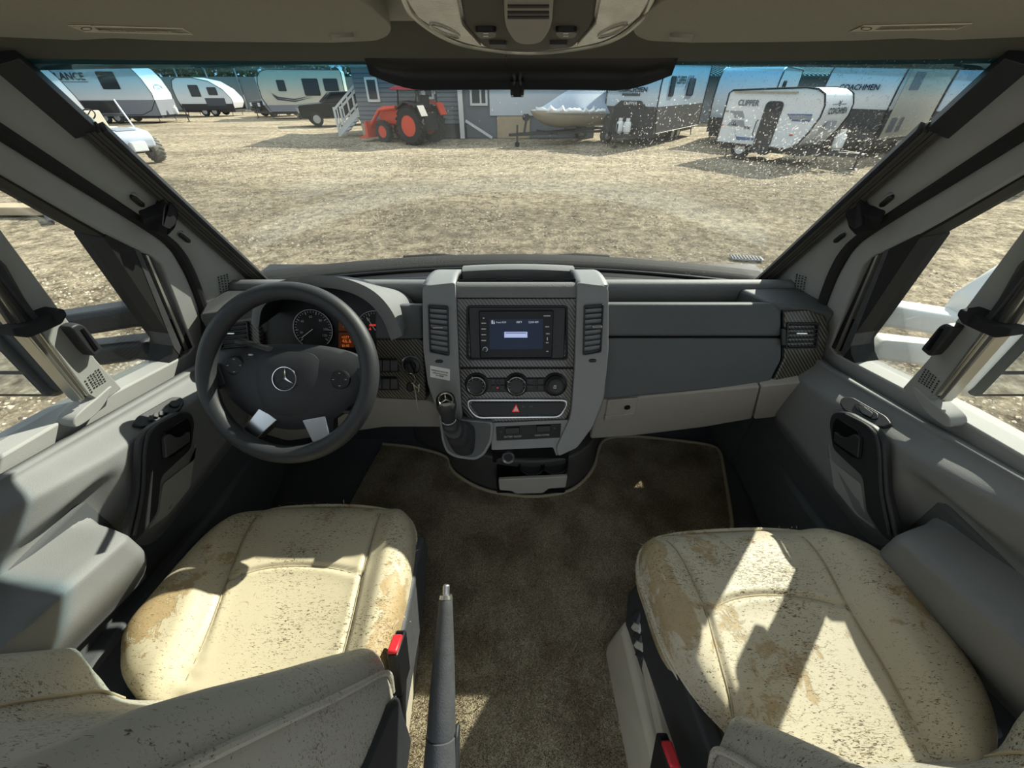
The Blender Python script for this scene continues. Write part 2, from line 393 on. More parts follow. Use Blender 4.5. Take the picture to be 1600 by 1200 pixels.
def glassmat(name, tint, refl=.06, dust=0, band=None):
    m = bpy.data.materials.new(name); m.use_nodes = True; N = m.node_tree.nodes; L = m.node_tree.links; N.clear()
    out = N.new('ShaderNodeOutputMaterial'); tr = N.new('ShaderNodeBsdfTransparent'); gl = N.new('ShaderNodeBsdfGlossy'); gl.inputs['Roughness'].default_value = .02
    tr.inputs[0].default_value = rgba(tint); tc = N.new('ShaderNodeTexCoord')
    if band:
        sx = N.new('ShaderNodeSeparateXYZ'); L.new(tc.outputs['Object'], sx.inputs[0])
        mr = N.new('ShaderNodeMapRange'); mr.inputs[1].default_value = band[0]; mr.inputs[2].default_value = band[1]; L.new(sx.outputs['Z'], mr.inputs[0])
        mx = N.new('ShaderNodeMix'); mx.data_type = 'RGBA'; mx.inputs[6].default_value = rgba(tint); mx.inputs[7].default_value = rgba(band[2])
        L.new(mr.outputs[0], mx.inputs[0]); L.new(mx.outputs[2], tr.inputs[0])
    fr = N.new('ShaderNodeFresnel'); fr.inputs[0].default_value = 1.3
    ml = N.new('ShaderNodeMath'); ml.operation = 'MULTIPLY'; ml.inputs[1].default_value = refl*10; ml.use_clamp = True
    L.new(fr.outputs[0], ml.inputs[0])
    m1 = N.new('ShaderNodeMixShader'); L.new(ml.outputs[0], m1.inputs[0]); L.new(tr.outputs[0], m1.inputs[1]); L.new(gl.outputs[0], m1.inputs[2])
    last = m1
    if dust:
        df = N.new('ShaderNodeBsdfDiffuse'); df.inputs[0].default_value = (.75, .73, .68, 1)
        tl = N.new('ShaderNodeBsdfTranslucent'); tl.inputs[0].default_value = (.75, .73, .68, 1)
        ad = N.new('ShaderNodeMixShader'); ad.inputs[0].default_value = .65; L.new(df.outputs[0], ad.inputs[1]); L.new(tl.outputs[0], ad.inputs[2])
        mp = N.new('ShaderNodeMapping'); mp.inputs['Scale'].default_value = (1, .6, .6); L.new(tc.outputs['Object'], mp.inputs[0])
        nz = N.new('ShaderNodeTexNoise'); nz.inputs['Scale'].default_value = 300; nz.inputs['Detail'].default_value = 2; L.new(mp.outputs[0], nz.inputs[0])
        zn = N.new('ShaderNodeTexNoise'); zn.inputs['Scale'].default_value = 2.6; zn.inputs['Detail'].default_value = 3; L.new(tc.outputs['Object'], zn.inputs[0])
        sx2 = N.new('ShaderNodeSeparateXYZ'); L.new(tc.outputs['Object'], sx2.inputs[0])
        gx = N.new('ShaderNodeMapRange'); gx.inputs[1].default_value = -.45; gx.inputs[2].default_value = .55; gx.inputs[3].default_value = -.05; gx.inputs[4].default_value = .075; L.new(sx2.outputs['X'], gx.inputs[0])
        gz = N.new('ShaderNodeMapRange'); gz.inputs[1].default_value = .85; gz.inputs[2].default_value = 1.12; gz.inputs[3].default_value = -.06; gz.inputs[4].default_value = .03; L.new(sx2.outputs['Z'], gz.inputs[0])
        a1 = N.new('ShaderNodeMath'); a1.operation = 'ADD'; L.new(gx.outputs[0], a1.inputs[0]); L.new(gz.outputs[0], a1.inputs[1])
        a2 = N.new('ShaderNodeMath'); a2.operation = 'MULTIPLY_ADD'; L.new(zn.outputs[0], a2.inputs[0]); a2.inputs[1].default_value = .16; L.new(a1.outputs[0], a2.inputs[2])
        a3 = N.new('ShaderNodeMath'); a3.operation = 'ADD'; L.new(nz.outputs[0], a3.inputs[0]); L.new(a2.outputs[0], a3.inputs[1])
        mr = N.new('ShaderNodeMapRange'); mr.inputs[1].default_value = .83; mr.inputs[2].default_value = .89; mr.inputs[3].default_value = dust*.02; mr.inputs[4].default_value = dust; L.new(a3.outputs[0], mr.inputs[0])
        m2 = N.new('ShaderNodeMixShader'); L.new(mr.outputs[0], m2.inputs[0]); L.new(m1.outputs[0], m2.inputs[1]); L.new(ad.outputs[0], m2.inputs[2]); last = m2
    L.new(last.outputs[0], out.inputs[0]); return m
def stonemat():
    m, N, L, B = nodes('gravel_stone'); g = N.new('ShaderNodeNewGeometry'); r = N.new('ShaderNodeValToRGB'); e = r.color_ramp.elements
    e[0].color = (.09, .075, .055, 1); e[1].color = (.60, .53, .41, 1); e.new(.45).color = (.38, .31, .22, 1)
    L.new(g.outputs['Random Per Island'], r.inputs[0]); L.new(r.outputs[0], B.inputs['Base Color']); B.inputs['Roughness'].default_value = .9; B.inputs['Specular IOR Level'].default_value = .15
    return m
M['stone'] = stonemat()
M['windscreen'] = glassmat('dusty_windscreen', (.90, .93, .92), .045, .45, (1.185, 1.228, (.36, .71, .87)))
M['sideglass'] = glassmat('side_glass', (.88, .91, .90), .05)
M['mirrorglass'] = mat('mirror_glass', (.72, .78, .85), .03, metal=1, var=.01)
# ================================================================ the cab shell
def fl(s): return 'left' if s < 0 else 'right'
FZ = .12
box('floor', (-.86, -1.0, .05), (.86, 1.12, FZ), M['doorlow'])['kind'] = 'structure'
toe = prism('wall_front', [(-.86, 1.03, .1), (-.86, 1.22, .32), (-.86, 1.26, .70), (-.86, 1.34, .70), (-.86, 1.34, -.05)], (1.72, 0, 0), M['dark']); tag(toe, kind='structure')
# windscreen surface, bowed glass between base and header
def WB(u): return V((.80*u, 1.29-.158*u*u, .722))
def WT(u): return V((.72*u, .87-.147*u*u, 1.223-.021*u*u))
def WS(u, v): return WB(u).lerp(WT(u), v)
win = empty('window_1', (0, 1.29, .72), kind='structure')
grid('glass', [[WS(-1.03+2.06*i/40, -.06+1.14*j/12) for i in range(41)] for j in range(13)], M['windscreen'], win, solid=.005, off=0)
# black ceramic band with sensor field at the top centre
fr = []
for i in range(31):
    u = -.36+.72*i/30; e = min(1, (1-abs(u)/.36)/.34); e = math.sin(e*math.pi/2)
    a = WS(u+.02, 1.06); b = WS(u+.02, 1.0-.045*e); nn = V((0, -.75, -.62))*.006
    fr.append([a+nn, b+nn])
grid('sensor_band', fr, M['black'], win, solid=.002)
dots = []
for r_ in range(3):
    for i in range(150):
        u = -.30+.60*(i+.5*(r_ % 2))/150; c = WS(u+.02, .9515-.0045*r_)+V((0, -.75, -.62))*.006
        rr = .0010-.00022*r_; a = V((1, 0, 0)); b_ = V((0, -.62, .78))
        dots.append(([c+(a*math.cos(k*math.pi/3)+b_*math.sin(k*math.pi/3))*rr for k in range(6)], [tuple(range(6))]))
vs, fs = join_vf(dots); o = mk('dot_border', vs, fs, M['black'], win, smooth=0, solid=.0006); o['kind'] = 'stuff'
clip = WS(.013, .955)
bk = empty('mirror_bracket', clip, 'small metal mirror mount hanging on the black band at windscreen top', 'bracket')
for dx in (-.006, .006):
    bar('prong', clip+V((dx*.5, -.012, .014)), clip+V((dx*1.5, -.03, -.014)), .004, .004, M['chrome'], bk)
prism('mount_plate', [clip+V(q) for q in ((-.013, -.008, .02), (.013, -.008, .02), (.012, -.014, -.012), (-.012, -.014, -.012))], (0, -.006, -.005), M['black'], bk, bevel=.002)
# header trim above the glass
rows = []
for i in range(41):
    u = -1.08+2.16*i/40; t = WT(u); ey = t.y
    p0 = V((t.x*1.0, ey-.002, t.z+.007+.009*u*u)); 
    rows.append([p0+V((0, .03, .012)), p0, V((t.x*1.01, ey-.05, 1.2+(ey-.05)*.058)), V((t.x*1.03, ey-.12, 1.2+(ey-.12)*.098)), V((t.x*1.05, ey-.2, 1.2+(ey-.20)*.165)), V((t.x*1.06, ey-.3, 1.2+(ey-.2)*.20))])
hd = grid('trim_1', rows, M['headliner'], None, solid=.012, off=1); tag(hd, kind='structure')
bar('seam', atY(791, 88, .80)+V((0, .0, .0)), atY(791, 103, .858), .0012, .002, M['black'], hd)
# ceiling over the seats
ce = prism('ceiling', [(-.86, .69, 1.268), (-.86, .44, 1.292), (-.86, .30, 1.40), (-.86, -.30, 1.42), (-.86, -.30, 1.47), (-.86, .30, 1.45), (-.86, .72, 1.33)], (1.72, 0, 0), M['ceiling']); tag(ce, kind='structure')
rf = prism('trim_2', [(-.80, .62, 1.355), (-.80, .86, 1.275), (-.80, .9, 1.245), (-.80, .93, 1.245), (-.80, .80, 1.36), (-.80, .62, 1.40)], (1.6, 0, 0), M['white']); tag(rf, kind='structure')
# side walls of the coach body behind the cab doors
for s in (-1, 1):
    o = box('wall_'+fl(s), (.84*s, -.30, 0), (.88*s, .10, 1.42), M['lightgrey']); tag(o, kind='structure')
for s in (-1, 1):     # roof rails and rear door posts
    o = prism('trim_%d' % (5 if s < 0 else 6), mir([V(p) for p in ((.74, .72, 1.262), (.70, .60, 1.30), (.70, -.30, 1.30), (.70, -.30, 1.42), (.70, .60, 1.40))], s), (s*.16, 0, 0), M['pillar'], bevel=.01); tag(o, kind='structure')
    o = prism('trim_%d' % (7 if s < 0 else 8), mir([V(p) for p in ((.77, .10, .62), (.77, .19, .62), (.70, .19, 1.31), (.70, .10, 1.31))], s), (s*.09, 0, 0), M['pillar'], bevel=.01); tag(o, kind='structure')
# ---------------------------------------------------------------- pillars
DP = Plane((.83, 0, .70), (1, 0, .18))                # upper door plane (right side; the left side is its mirror image)
PIL = plane3((.80, 1.132, .724), (.72, .723, 1.202), (.82, .923, .914))
seal = [(1283, 585), (1282, 540), (1284, 500), (1294, 466), (1310, 425), (1330, 390), (1350, 369), (1410, 329), (1500, 273), (1600, 210), (1760, 108)]
seal3 = [DP.hit(x, y, 0) for x, y in seal]
for s in (-1, 1):
    ap = empty('trim_%d' % (3 if s < 0 else 4), (s*.8, 1.1, .72), kind='structure')
    rows = []
    ns = 17
    sc = cr(seal3[2:], 6)
    for i in range(ns):
        f = i/(ns-1); v = f*1.06
        a = WS(1.0, v)+V((-.012, -.004, 0)); b = sc[int(round(f*(len(sc)-1)))]
        row = []
        for k in range(9):
            q = k/8; m_ = a.lerp(b, q); bul = math.sin(q*math.pi)*.014
            row.append(m_+PIL.n*bul)
        rows.append([a+V((.02, .03, 0))]+row+[b+V((.02, .01, 0))])
    grid('pillar_cover', rows, M['pillar'], ap, s, solid=.006, off=1); PS_ = Surf(rows, PIL)
    # lower foot of the pillar cover, printed notice, slots
    slab('pillar_foot', [(1204, 436), (1245, 436), (1284, 500), (1283, 520), (1250, 500), (1215, 462)], PIL, .0, .03, M['pillar'], ap, s)
    for (x0, y0, x1, y1) in ((1376, 322, 1395, 306), (1304, 378, 1320, 365)):
        a = PS_.hit(x0, y0, .0105); b = PS_.hit(x1, y1, .0105)
        tube('slot', [a, a.lerp(b, .15), a.lerp(b, .85), b], [.003, .0058, .0058, .003], M['black'], ap, 10, s)
        a, b = a-PIL.n*.005, b-PIL.n*.005; tube('slot_rim', [a, a.lerp(b, .15), a.lerp(b, .85), b], [.004, .0078, .0078, .004], M['pillar'], ap, 10, s)
    dashes = []
    random.seed(3)
    for r_ in range(4):
        x = 0
        while x < 26:
            L_ = random.uniform(2.5, 5); X0 = 1240+r_*4.6+x*.16+(0); Y0 = 454-x+r_*1.0
            q = [(X0, Y0), (X0+2.0, Y0+.4), (X0+2.0+L_*.1, Y0+.4-L_*.55), (X0+L_*.1, Y0-L_*.55)]
            dashes.append(([PS_.hit(a_, b_, .0075) for a_, b_ in q], [(0, 1, 2, 3)])); x += L_
    vs, fs = join_vf(dashes); mk('printed_notice', mir(vs, s), fs, M['ink'], ap, smooth=0, solid=.0004)
    tube('door_seal', cr([p+DP.n*.008 for p in seal3], 5), .013, M['rubber'], ap, 10, s)
    # wind screen blind folded along the pillar
    bl = empty('windscreen_blind', (s*.8, 1.1, .73), 'folded pleated windscreen blind strapped along the %s pillar' % ('driver side' if s < 0 else 'passenger side'), 'blind', 'windscreen blinds')
    def along(u0, off, w_, h_, v0, v1, nm, mt):
        P = [WS(u0, v0+(v1-v0)*k/10)+V((-.012, -.01, 0))+PIL.n*off for k in range(11)]
        a = (P[-1]-P[0]).normalized(); q = PIL.n.cross(a).normalized()
        rows = [[p+q*i*w_/2+PIL.n*j*h_/2 for i, j in ((-1, -1), (1, -1), (1, 1), (-1, 1))] for p in P]
        return grid(nm, rows, mt, bl, s, closed=True, cap=True, smooth=20, bevel=.001)
    along(1.012, .004, .010, .022, .0, .90, 'frame_strip', M['rail'])
    for k in range(4): along(.995-.013*k*.75, .006+.002*(k % 2), .0065, .024, .01, .892, 'pleat', M['pleat'])
    along(.955, .008, .008, .02, .0, .892, 'frame_strip', M['dark'])
    along(.99, .005, .036, .026, .885, 1.07, 'end_cap', M['dark'])
    # strap
    slab('strap', rnd([(1321, 333), (1331, 316), (1343, 320), (1349, 336), (1377, 343), (1373, 358), (1350, 362), (1338, 368), (1326, 355)], 3), PS_, .030, -.004, M['velcro'], bl, s, bevel=.004)
    slab('strap_loop', rnd([(1322, 328), (1333, 315), (1343, 320), (1347, 352), (1335, 358), (1326, 350)], 3), PS_, .037, -.024, M['velcro'], bl, s, bevel=.003)
# ---------------------------------------------------------------- cab doors
def sm(x, a, b):
    t = min(1, max(0, (x-a)/(b-a))) if b != a else 0
    return t*t*(3-2*t)
def belt(y): return .64+(.80-y)*.19 if y < .80 else .64
def door_x(y, z):
    x = .795
    zz = z-(.2-y)*0
    arm_top = .56+max(0, .42-y)*.22
    fr_ = 1-sm(y, .375, .42)
    top = 1-sm(z, arm_top-.012, arm_top+.012)
    und = sm(z, arm_top-.20, arm_top-.05)
    x -= .105*fr_*top*(.35+.65*und)
    bs = sm(y, .41, .50)*(1-sm(y, .80, .9))
    x -= .045*bs*(1-sm(z, belt(y)-.05, belt(y)-.012))*sm(z, .38, .47)
    sh = sm(y, .22, .43)*(1-bs)*sm(z, .605, .64)*(1-sm(z, belt(y)-.045, belt(y)-.008))
    x -= .040*sh
    return x
def YZ(px, py, x): p = atX(px, py, x); return p
for s in (-1, 1):
    drv = s < 0
    D = empty('door_%d' % (1 if drv else 2), (s*.8, .5, 0), kind='structure')
    rows = []
    for i in range(71):
        y = .12+.80*i/70; zt = belt(y)-.004; row = []
        zb = .36+.10*sm(y, .55, .2) if True else 0
        zb = .345+max(0, .62-y)*.24-max(0, y-.74)*.12
        for j in range(61):
            z = zb+(zt-zb)*j/60; row.append(V((door_x(y, z), y, z)))
        rows.append(row)
    grid('door_card', rows, M['grey'], D, s, solid=.02, off=1, smooth=60); DS = Surf(rows, Plane((.76, 0, .6), (1, 0, 0)))
    box('lower_panel', (.79*s, .12, .10), (.86*s, .93, .60), M['doorlow'], D, bevel=.01)
    prism('pocket_panel', mir([V(p) for p in ((.745, .14, .14), (.745, .60, .14), (.785, .90, .14), (.80, .90, .31), (.765, .60, .335), (.755, .14, .38))], s), (s*.05, 0, 0), M['doorlow'], D, bevel=.012, segs=3)
    box('outer_skin', (.86*s, .12, -.35), (.90*s, .95, .62), M['white'] if False else M['lightgrey'], D, bevel=.01)
    # belt sill and window frame
    sill = [(1283, 572), (1297, 545), (1306, 553), (1409, 607), (1480, 644), (1600, 714), (1760, 815), (1920, 920), (1920, 985), (1760, 862), (1600, 751), (1460, 679), (1362, 632), (1310, 600)]
    slab('window_sill', sill, DP, .006, .05, M['lightgrey'], D, s, bevel=.004)
    fo = [(1920, 8), (1760, 108), (1600, 212), (1480, 288), (1410, 332), (1350, 372), (1330, 393), (1310, 428), (1292, 470), (1285, 505), (1283, 572), (1306, 553)]
    fi = [(1297, 542), (1322, 478), (1347, 414), (1363, 401), (1430, 368), (1480, 340), (1600, 270), (1760, 178), (1920, 85)]
    slab('window_frame', fo+fi, DP, .006, .04, M['lightgrey'], D, s, bevel=.004)
    # black run channel and divider
    ch = [(1920, 92), (1760, 184), (1600, 277), (1480, 347), (1430, 375)]
    co = [(1425, 366), (1480, 336), (1600, 265), (1760, 172), (1920, 80)]
    slab('run_channel', ch+co, DP, .0, .045, M['rubber'], D, s)
    slab('divider', rnd([(1391, 384), (1434, 364), (1437, 372), (1352, 500), (1329, 533), (1330, 553), (1338, 572), (1316, 560), (1322, 545)], 2), DP, .003, .05, M['rubber'], D, s, bevel=.003)
    slab('divider_strip', [(1381, 392), (1390, 387), (1327, 545), (1318, 556), (1313, 552)], DP, .004, .04, M['basegrey'], D, s)
    slab('inner_strip', [(1363, 403), (1372, 397), (1312, 549), (1299, 543)], DP, .003, .04, M['black'], D, s)
    slab('channel_strip', [(1368, 400), (1372, 398), (1308, 551), (1304, 549)], DP, .006, .02, M['rail'], D, s)
    slab('quarter_glass', [(1363, 403), (1391, 386), (1322, 553), (1299, 543)], DP, -.03, .034, M['sideglass'], D, s)
    slab('window_glass', [(1433, 366), (1600, 268), (1760, 176), (1920, 83), (1920, 935), (1760, 825), (1600, 722), (1480, 650), (1409, 612), (1325, 570), (1322, 540)], DP, -.028, .032, M['sideglass'], D, s)
    # pull handle with latch (black), inset panel, switch panel
    HB = Plane((.750, 0, .57), (1, 0, .04))
    slab('inset_panel', rnd([(1293, 692), (1296, 718), (1345, 756), (1351, 800), (1369, 828), (1338, 805), (1303, 762)], 5), DS, .004, .01, M['lightgrey'], D, s, bevel=.002)
    pull = slab('pull_handle', rnd([(1294, 660), (1300, 643), (1322, 644), (1365, 668), (1380, 690), (1385, 770), (1402, 842), (1398, 855), (1375, 835), (1352, 800), (1346, 745), (1300, 702)], 9), HB, .020, -.004, M['dark'], D, s, bevel=.006, segs=3)
    slab('latch_recess', rnd([(1300, 664), (1306, 652), (1342, 674), (1344, 718), (1330, 714), (1300, 692)], 4), HB, .0225, -.018, M['gloss'], pull, s, bevel=.002)
    slab('latch_lever', rnd([(1303, 674), (1312, 682), (1322, 684), (1334, 678), (1343, 684), (1340, 716), (1302, 690)], 2.5), HB, .030, -.022, M['basegrey'] if drv else M['dark'], pull, s, bevel=.003)
    tube('grip_bead', cr([HB.hit(x, y, .024) for x, y in ((1322, 648), (1358, 668), (1372, 695), (1377, 770), (1390, 836))], 6), .0035, M['dark'], pull, 8, s)
    # switch panel on the sloping shoulder
    SWP = plane3((.75, .62, .624), (.795, .62, .662), (.75, .52, .643))
    a = [(1311, 629), (1316, 620), (1332, 620), (1385, 650), (1394, 662), (1380, 667), (1362, 665), (1318, 640)]
    sp = slab('switch_panel', rnd(a, 5), SWP, .009, .03, M['dark'], D, s, bevel=.002)
    if drv:
        a = SWP.hit(1328, 632, .010); lathe('mirror_knob', mir([a], s)[0], V((-s, 0, .9)), [(.0, -.002), (.009, -.002), (.009, .003), (.0075, .0045), (.0, .0045)], M['black'], sp, 20)
        for (x, y) in ((1340, 641), (1347, 645), (1356, 648), (1363, 652)):
            slab('window_switch', rect(x-4, y-3.4, x+4, y+3.4, 1.5), SWP, .015, -.008, M['basegrey'], sp, s, bevel=.0015)
    else:
        slab('switch_bezel', rnd([(1334, 632), (1342, 629), (1372, 646), (1372, 654), (1362, 655), (1338, 640)], 3), SWP, .011, -.008, M['black'], sp, s, bevel=.001)
        slab('window_switch', rnd([(1340, 635), (1350, 635), (1364, 645), (1360, 652), (1346, 645)], 2), SWP, .015, -.008, M['dark'], sp, s, bevel=.0015)
    # raised lip at the foot of the blind post
    slab('sill_lip', cr([V((x, y, 0)).xy for x, y in ((1425, 603), (1432, 625), (1450, 648), (1480, 668), (1483, 655), (1470, 640), (1448, 622))], 4, True), DP, .030, .0, M['lightgrey'], D, s, bevel=.004)
    # ------------------------------------------------ side blind post
    B = empty('window_blind', (s*.79, .6, .62), 'folded pleated blind in a grey upright casing at the %s door window' % ('driver' if drv else 'passenger'), 'blind', 'side window blinds')
    PD = DP.off(.028)
    slab('casing', [(1409, 607), (1450, 561), (1490, 505), (1511, 477), (1597, 360), (1690, 232), (1860, 0), (1900, 60), (1740, 262), (1600, 440), (1545, 507), (1462, 618), (1440, 630)], PD, .0, .026, M['pillar'], B, s, bevel=.003)
    def rail(dx0, dx1, f, mt, nm):
        L_ = [(1460, 617), (1543, 505), (1600, 430), (1740, 250), (1900, 50)]
        e = [(13, 12), (31, 9), (40, 12), (55, 18), (60, 22)]
        A = [(x+ex*dx0, y+ey*dx0) for (x, y), (ex, ey) in zip(L_, e)]; C_ = [(x+ex*dx1, y+ey*dx1) for (x, y), (ex, ey) in zip(L_, e)]
        return slab(nm, A+C_[::-1], PD, f, .02, mt, B, s, bevel=.002)
    rail(0, .22, .002, M['rail'], 'rail'); rail(.24, .42, -.006, M['dark'], 'rail'); rail(.44, .78, .004, M['rail'], 'rail'); rail(.8, 1.0, -.004, M['rail'], 'rail')
    for k in range(5):
        x = 1540+k*7; sh = k*4.2
        slab('pleat', [(1541+k*6.5, 500+sh), (1546+k*6.5, 503+sh), (1602+k*5, 428+sh), (1625+k*5, 398+sh), (1610+k*5, 396+sh), (1590+k*5, 414+sh)], PD, .016-.002*k, -.0, M['pleat'] if k % 2 == 0 else M['rail'] if k == 3 else M['dark'], B, s, bevel=.0015)
    slab('end_strip', rnd([(1537, 499), (1545, 503), (1600, 432), (1640, 380), (1624, 372), (1583, 440 - 5)], 3), PD, .019, -.0, M['dark'], B, s, bevel=.003)
    slab('strap', rnd([(1494, 492), (1500, 482), (1516, 488), (1545, 507), (1580, 514), (1574, 526), (1552, 528), (1528, 518), (1502, 506)], 4), PD, .028, -.0, M['velcro'], B, s, bevel=.004)
    slab('strap_buckle', rnd([(1496, 494), (1503, 484), (1517, 490), (1510, 505)], 3), PD, .032, -.02, M['velcro'], B, s, bevel=.003)
    gp = slab('grip', rnd([(1437, 546), (1466, 510), (1476, 505), (1490, 512), (1462, 548), (1452, 558)], 5), PD, .020, -.0, M['dark'], B, s, bevel=.006, segs=3)
    slab('grip_slot', [(1446, 545), (1469, 513), (1473, 515), (1451, 548)], PD, .0215, -.018, M['gloss'], gp, s)
    dashes = []; random.seed(5)
    for r_ in range(6):
        x = 0
        while x < 26:
            L_ = random.uniform(3, 5.5); X0 = 1434+r_*4.2+x*.42; Y0 = 596+r_*2.6-x*.72+(4 if r_ > 4 else 0)
            q = [(X0, Y0), (X0+2.4, Y0+1.3), (X0+2.0+L_*.25, Y0+1.1-L_*.44), (X0+L_*.25, Y0-L_*.44)]
            dashes.append(([PD.hit(a_, b_, .0006) for a_, b_ in q], [(0, 1, 2, 3)])); x += L_
    vs, fs = join_vf(dashes); mk('printed_notice', mir(vs, s), fs, M['ink'], B, smooth=0, solid=.0003)
# kick panels ahead of the doors
for s in (-1, 1):
    o = prism('baseboard_'+fl(s), mir([V(p) for p in ((.80, .90, .1), (.785, .95, .1), (.775, 1.18, .1), (.86, 1.22, .1))], s), (0, 0, .36), M['doorlow'], bevel=.01); tag(o, kind='structure')
# ================================================================ dashboard
FACE = Plane((0, .88, .76), (0, -.21, .08)); STACK = Plane((0, .84, .80), (0, -.30, .12)); LOWP = Plane((0, .80, .55), (0, -.17, -.03))
DB = empty('dashboard', (0, 1.0, .4), 'grey moulded dashboard with carbon-patterned inserts below the windscreen', 'dashboard')
rows = []
for i in range(49):
    x = -.80+1.6*i/48; u = x/.80
    rows.append([V((x, 1.005, .69)), V((x, 1.0, .762)), V((x, 1.006, .771)), V((x, 1.022, .775)), V((x, 1.05, .764)), V((x, 1.075-.01*u*u, .752))])
grid('top_pad', rows, M['dashtop'], DB, solid=.02, off=-1, smooth=50)
rows = [[V((-.80+1.6*i/48, 1.07-.01*(i/24-1)**2, .750)), V((-.80+1.6*i/48, WB(i/24-1).y-.05, .708)), V((-.80+1.6*i/48, WB(i/24-1).y+.015, .70))] for i in range(49)]
grid('demister_shelf', rows, M['black'], DB, solid=.015, off=-1, smooth=50)
gr = [WB(-.96+1.92*i/30)+V((0, -.045, .002)) for i in range(31)]
tube('demister_grille', gr, .006, M['black'], DB, 8)
prism('tray_floor', [(-.27, .87, .69), (-.27, 1.01, .69), (-.27, 1.01, .66), (-.27, .87, .66)], (1.07, 0, 0), M['black'], DB)
prism('core', [(-.80, .96, .66), (-.80, 1.1, .66), (-.80, 1.1, .42), (-.80, .90, .42), (-.80, .89, .55)], (1.6, 0, 0), M['black'], DB)
# passenger face, two boards with a groove between
slab('passenger_panel', rnd([(944, 474), (1212, 474), (1222, 484), (1222, 526), (944, 526)], [0, 2, 6, 0, 0]), FACE, .0, .045, M['dash'], DB, bevel=.009, segs=4)
slab('glovebox_door', rnd([(944, 528.5), (1222, 528.5), (1221, 562), (1201, 601), (1095, 610), (942, 624)], [0, 0, 6, 3, 0, 0]), FACE, .0, .06, M['dash'], DB, bevel=.004)
slab('panel_edge', [(1223, 484), (1226, 486), (1226, 560), (1205, 602), (1202, 601), (1222, 562)], FACE, -.002, .05, M['black'], DB)
ep = slab('end_panel', rnd([(1226, 486), (1262, 484), (1291, 494), (1296, 520), (1284, 566), (1250, 599), (1206, 602), (1226, 560)], 4), FACE, .002, .10, M['carbon'], DB, bevel=.005)
prism('end_top', [FACE.hit(1208, 472), FACE.hit(1294, 488)+V((.02, 0, 0)), V((.84, 1.02, .76)), V((.63, 1.0, .757))], (0, 0, -.10), M['dash'], DB, bevel=.008)
def vent(quad, plane, front, nsl, parent, tab=None, col=None):
    tl, tr, br, bl = [V(q) for q in quad]
    def q2(u, v): return tuple((tl.lerp(tr, u)).lerp(bl.lerp(br, u), v))
    vt = slab('vent', rnd([tuple(tl), tuple(tr), tuple(br), tuple(bl)], 2.5), plane, front-.002, .02, M['black'], parent, bevel=.001)
    o = rnd([tuple(tl), tuple(tr), tuple(br), tuple(bl)], 3, 3); c = (tl+tr+br+bl)/4
    w_ = (tr-tl).length; h_ = (bl-tl).length
    i_ = [(c.x+(x-c.x)*(1-4.5/w_), c.y+(y-c.y)*(1-4.5/h_)) for x, y in o]
    ring('vent_frame', o, i_, plane, front+.006, -front+.002, M['dark'], vt, bevel=.001)
    for k in range(nsl):
        v = (k+.6)/(nsl+.2); a = plane.hit(*q2(.06, v), front+.004); b = plane.hit(*q2(.94, v), front+.004)
        bar('slat', a, b, .009, .0016, M['dark'], vt, up=(plane.n+V((0, 0, .45))).normalized().cross((b-a).normalized()))
    if tab:
        slab('vent_tab', rect(*tab, 1), plane, front+.012, -front, M['chrome'], vt, bevel=.0008)
    return vt
vent([(1231, 504), (1281, 504), (1278, 545), (1228, 546)], FACE, .003, 6, ep, (1245, 520, 1262, 522.5))
slab('vent_wheel', rect(1222, 514, 1229, 540, 2), FACE, .010, -.002, M['dark'], ep, bevel=.002)
# lower light boards
lp = [(942, 626), (1095, 612), (1188, 604), (1175, 655), (1100, 668), (985, 682), (922, 686), (930, 655)]
slab('lower_panel', rnd(lp, [0, 0, 0, 4, 0, 8, 4, 0]), LOWP, .0, .05, M['lower'], DB, bevel=.006)
slab('lower_panel', rnd([(1190, 604), (1254, 597), (1240, 622), (1212, 652), (1178, 655)], [0, 2, 6, 8, 3]), LOWP, .0, .05, M['lower'], DB, bevel=.006)
rl = slab('glovebox_release', rnd([(949, 626), (998, 622), (993, 645), (946, 650)], 2), LOWP, .005, -.0, M['lower'], DB, bevel=.002)
slab('release_ledge', [(945, 651), (992, 646), (988, 655), (944, 658)], LOWP, .009, .0, M['lower'], rl, bevel=.002)
a = LOWP.hit(980, 636, .005); lathe('lock', a, LOWP.n, [(0, 0), (.0085, 0), (.0085, .003), (.006, .004), (.005, .001), (0, .001)], M['black'], rl, 20)
lathe('lock_cylinder', a, LOWP.n, [(0, 0), (.004, 0), (.004, .003), (0, .003)], M['chrome'], rl, 16)
# driver side boards
slab('driver_panel', rnd([(588, 530), (655, 530), (661, 536), (666, 626), (588, 622)], 3), FACE, .0, .05, M['carbon'], DB, bevel=.004)
slab('driver_fascia', [(586, 476), (658, 476), (660, 530), (586, 530)], FACE, -.002, .04, M['dash'], DB, bevel=.006)
slab('left_panel', rnd([(322, 500), (345, 490), (402, 480), (410, 560), (345, 596), (326, 590), (316, 540)], 4), FACE, -.01, .05, M['carbon'], DB, bevel=.005)
prism('end_top', [FACE.hit(402, 478), FACE.hit(310, 494), V((-.84, 1.02, .755)), V((-.62, 1.0, .755))], (0, 0, -.10), M['dash'], DB, bevel=.008)
vent([(338, 508), (386, 502), (390, 545), (342, 549)], FACE, -.008, 6, DB, (352, 520, 366, 522.5))
slab('knee_panel', rnd([(330, 600), (420, 590), (590, 624), (668, 628), (692, 640), (702, 668), (600, 668), (450, 690), (362, 664)], 8), LOWP, -.0, .05, M['lower'], DB, bevel=.006)
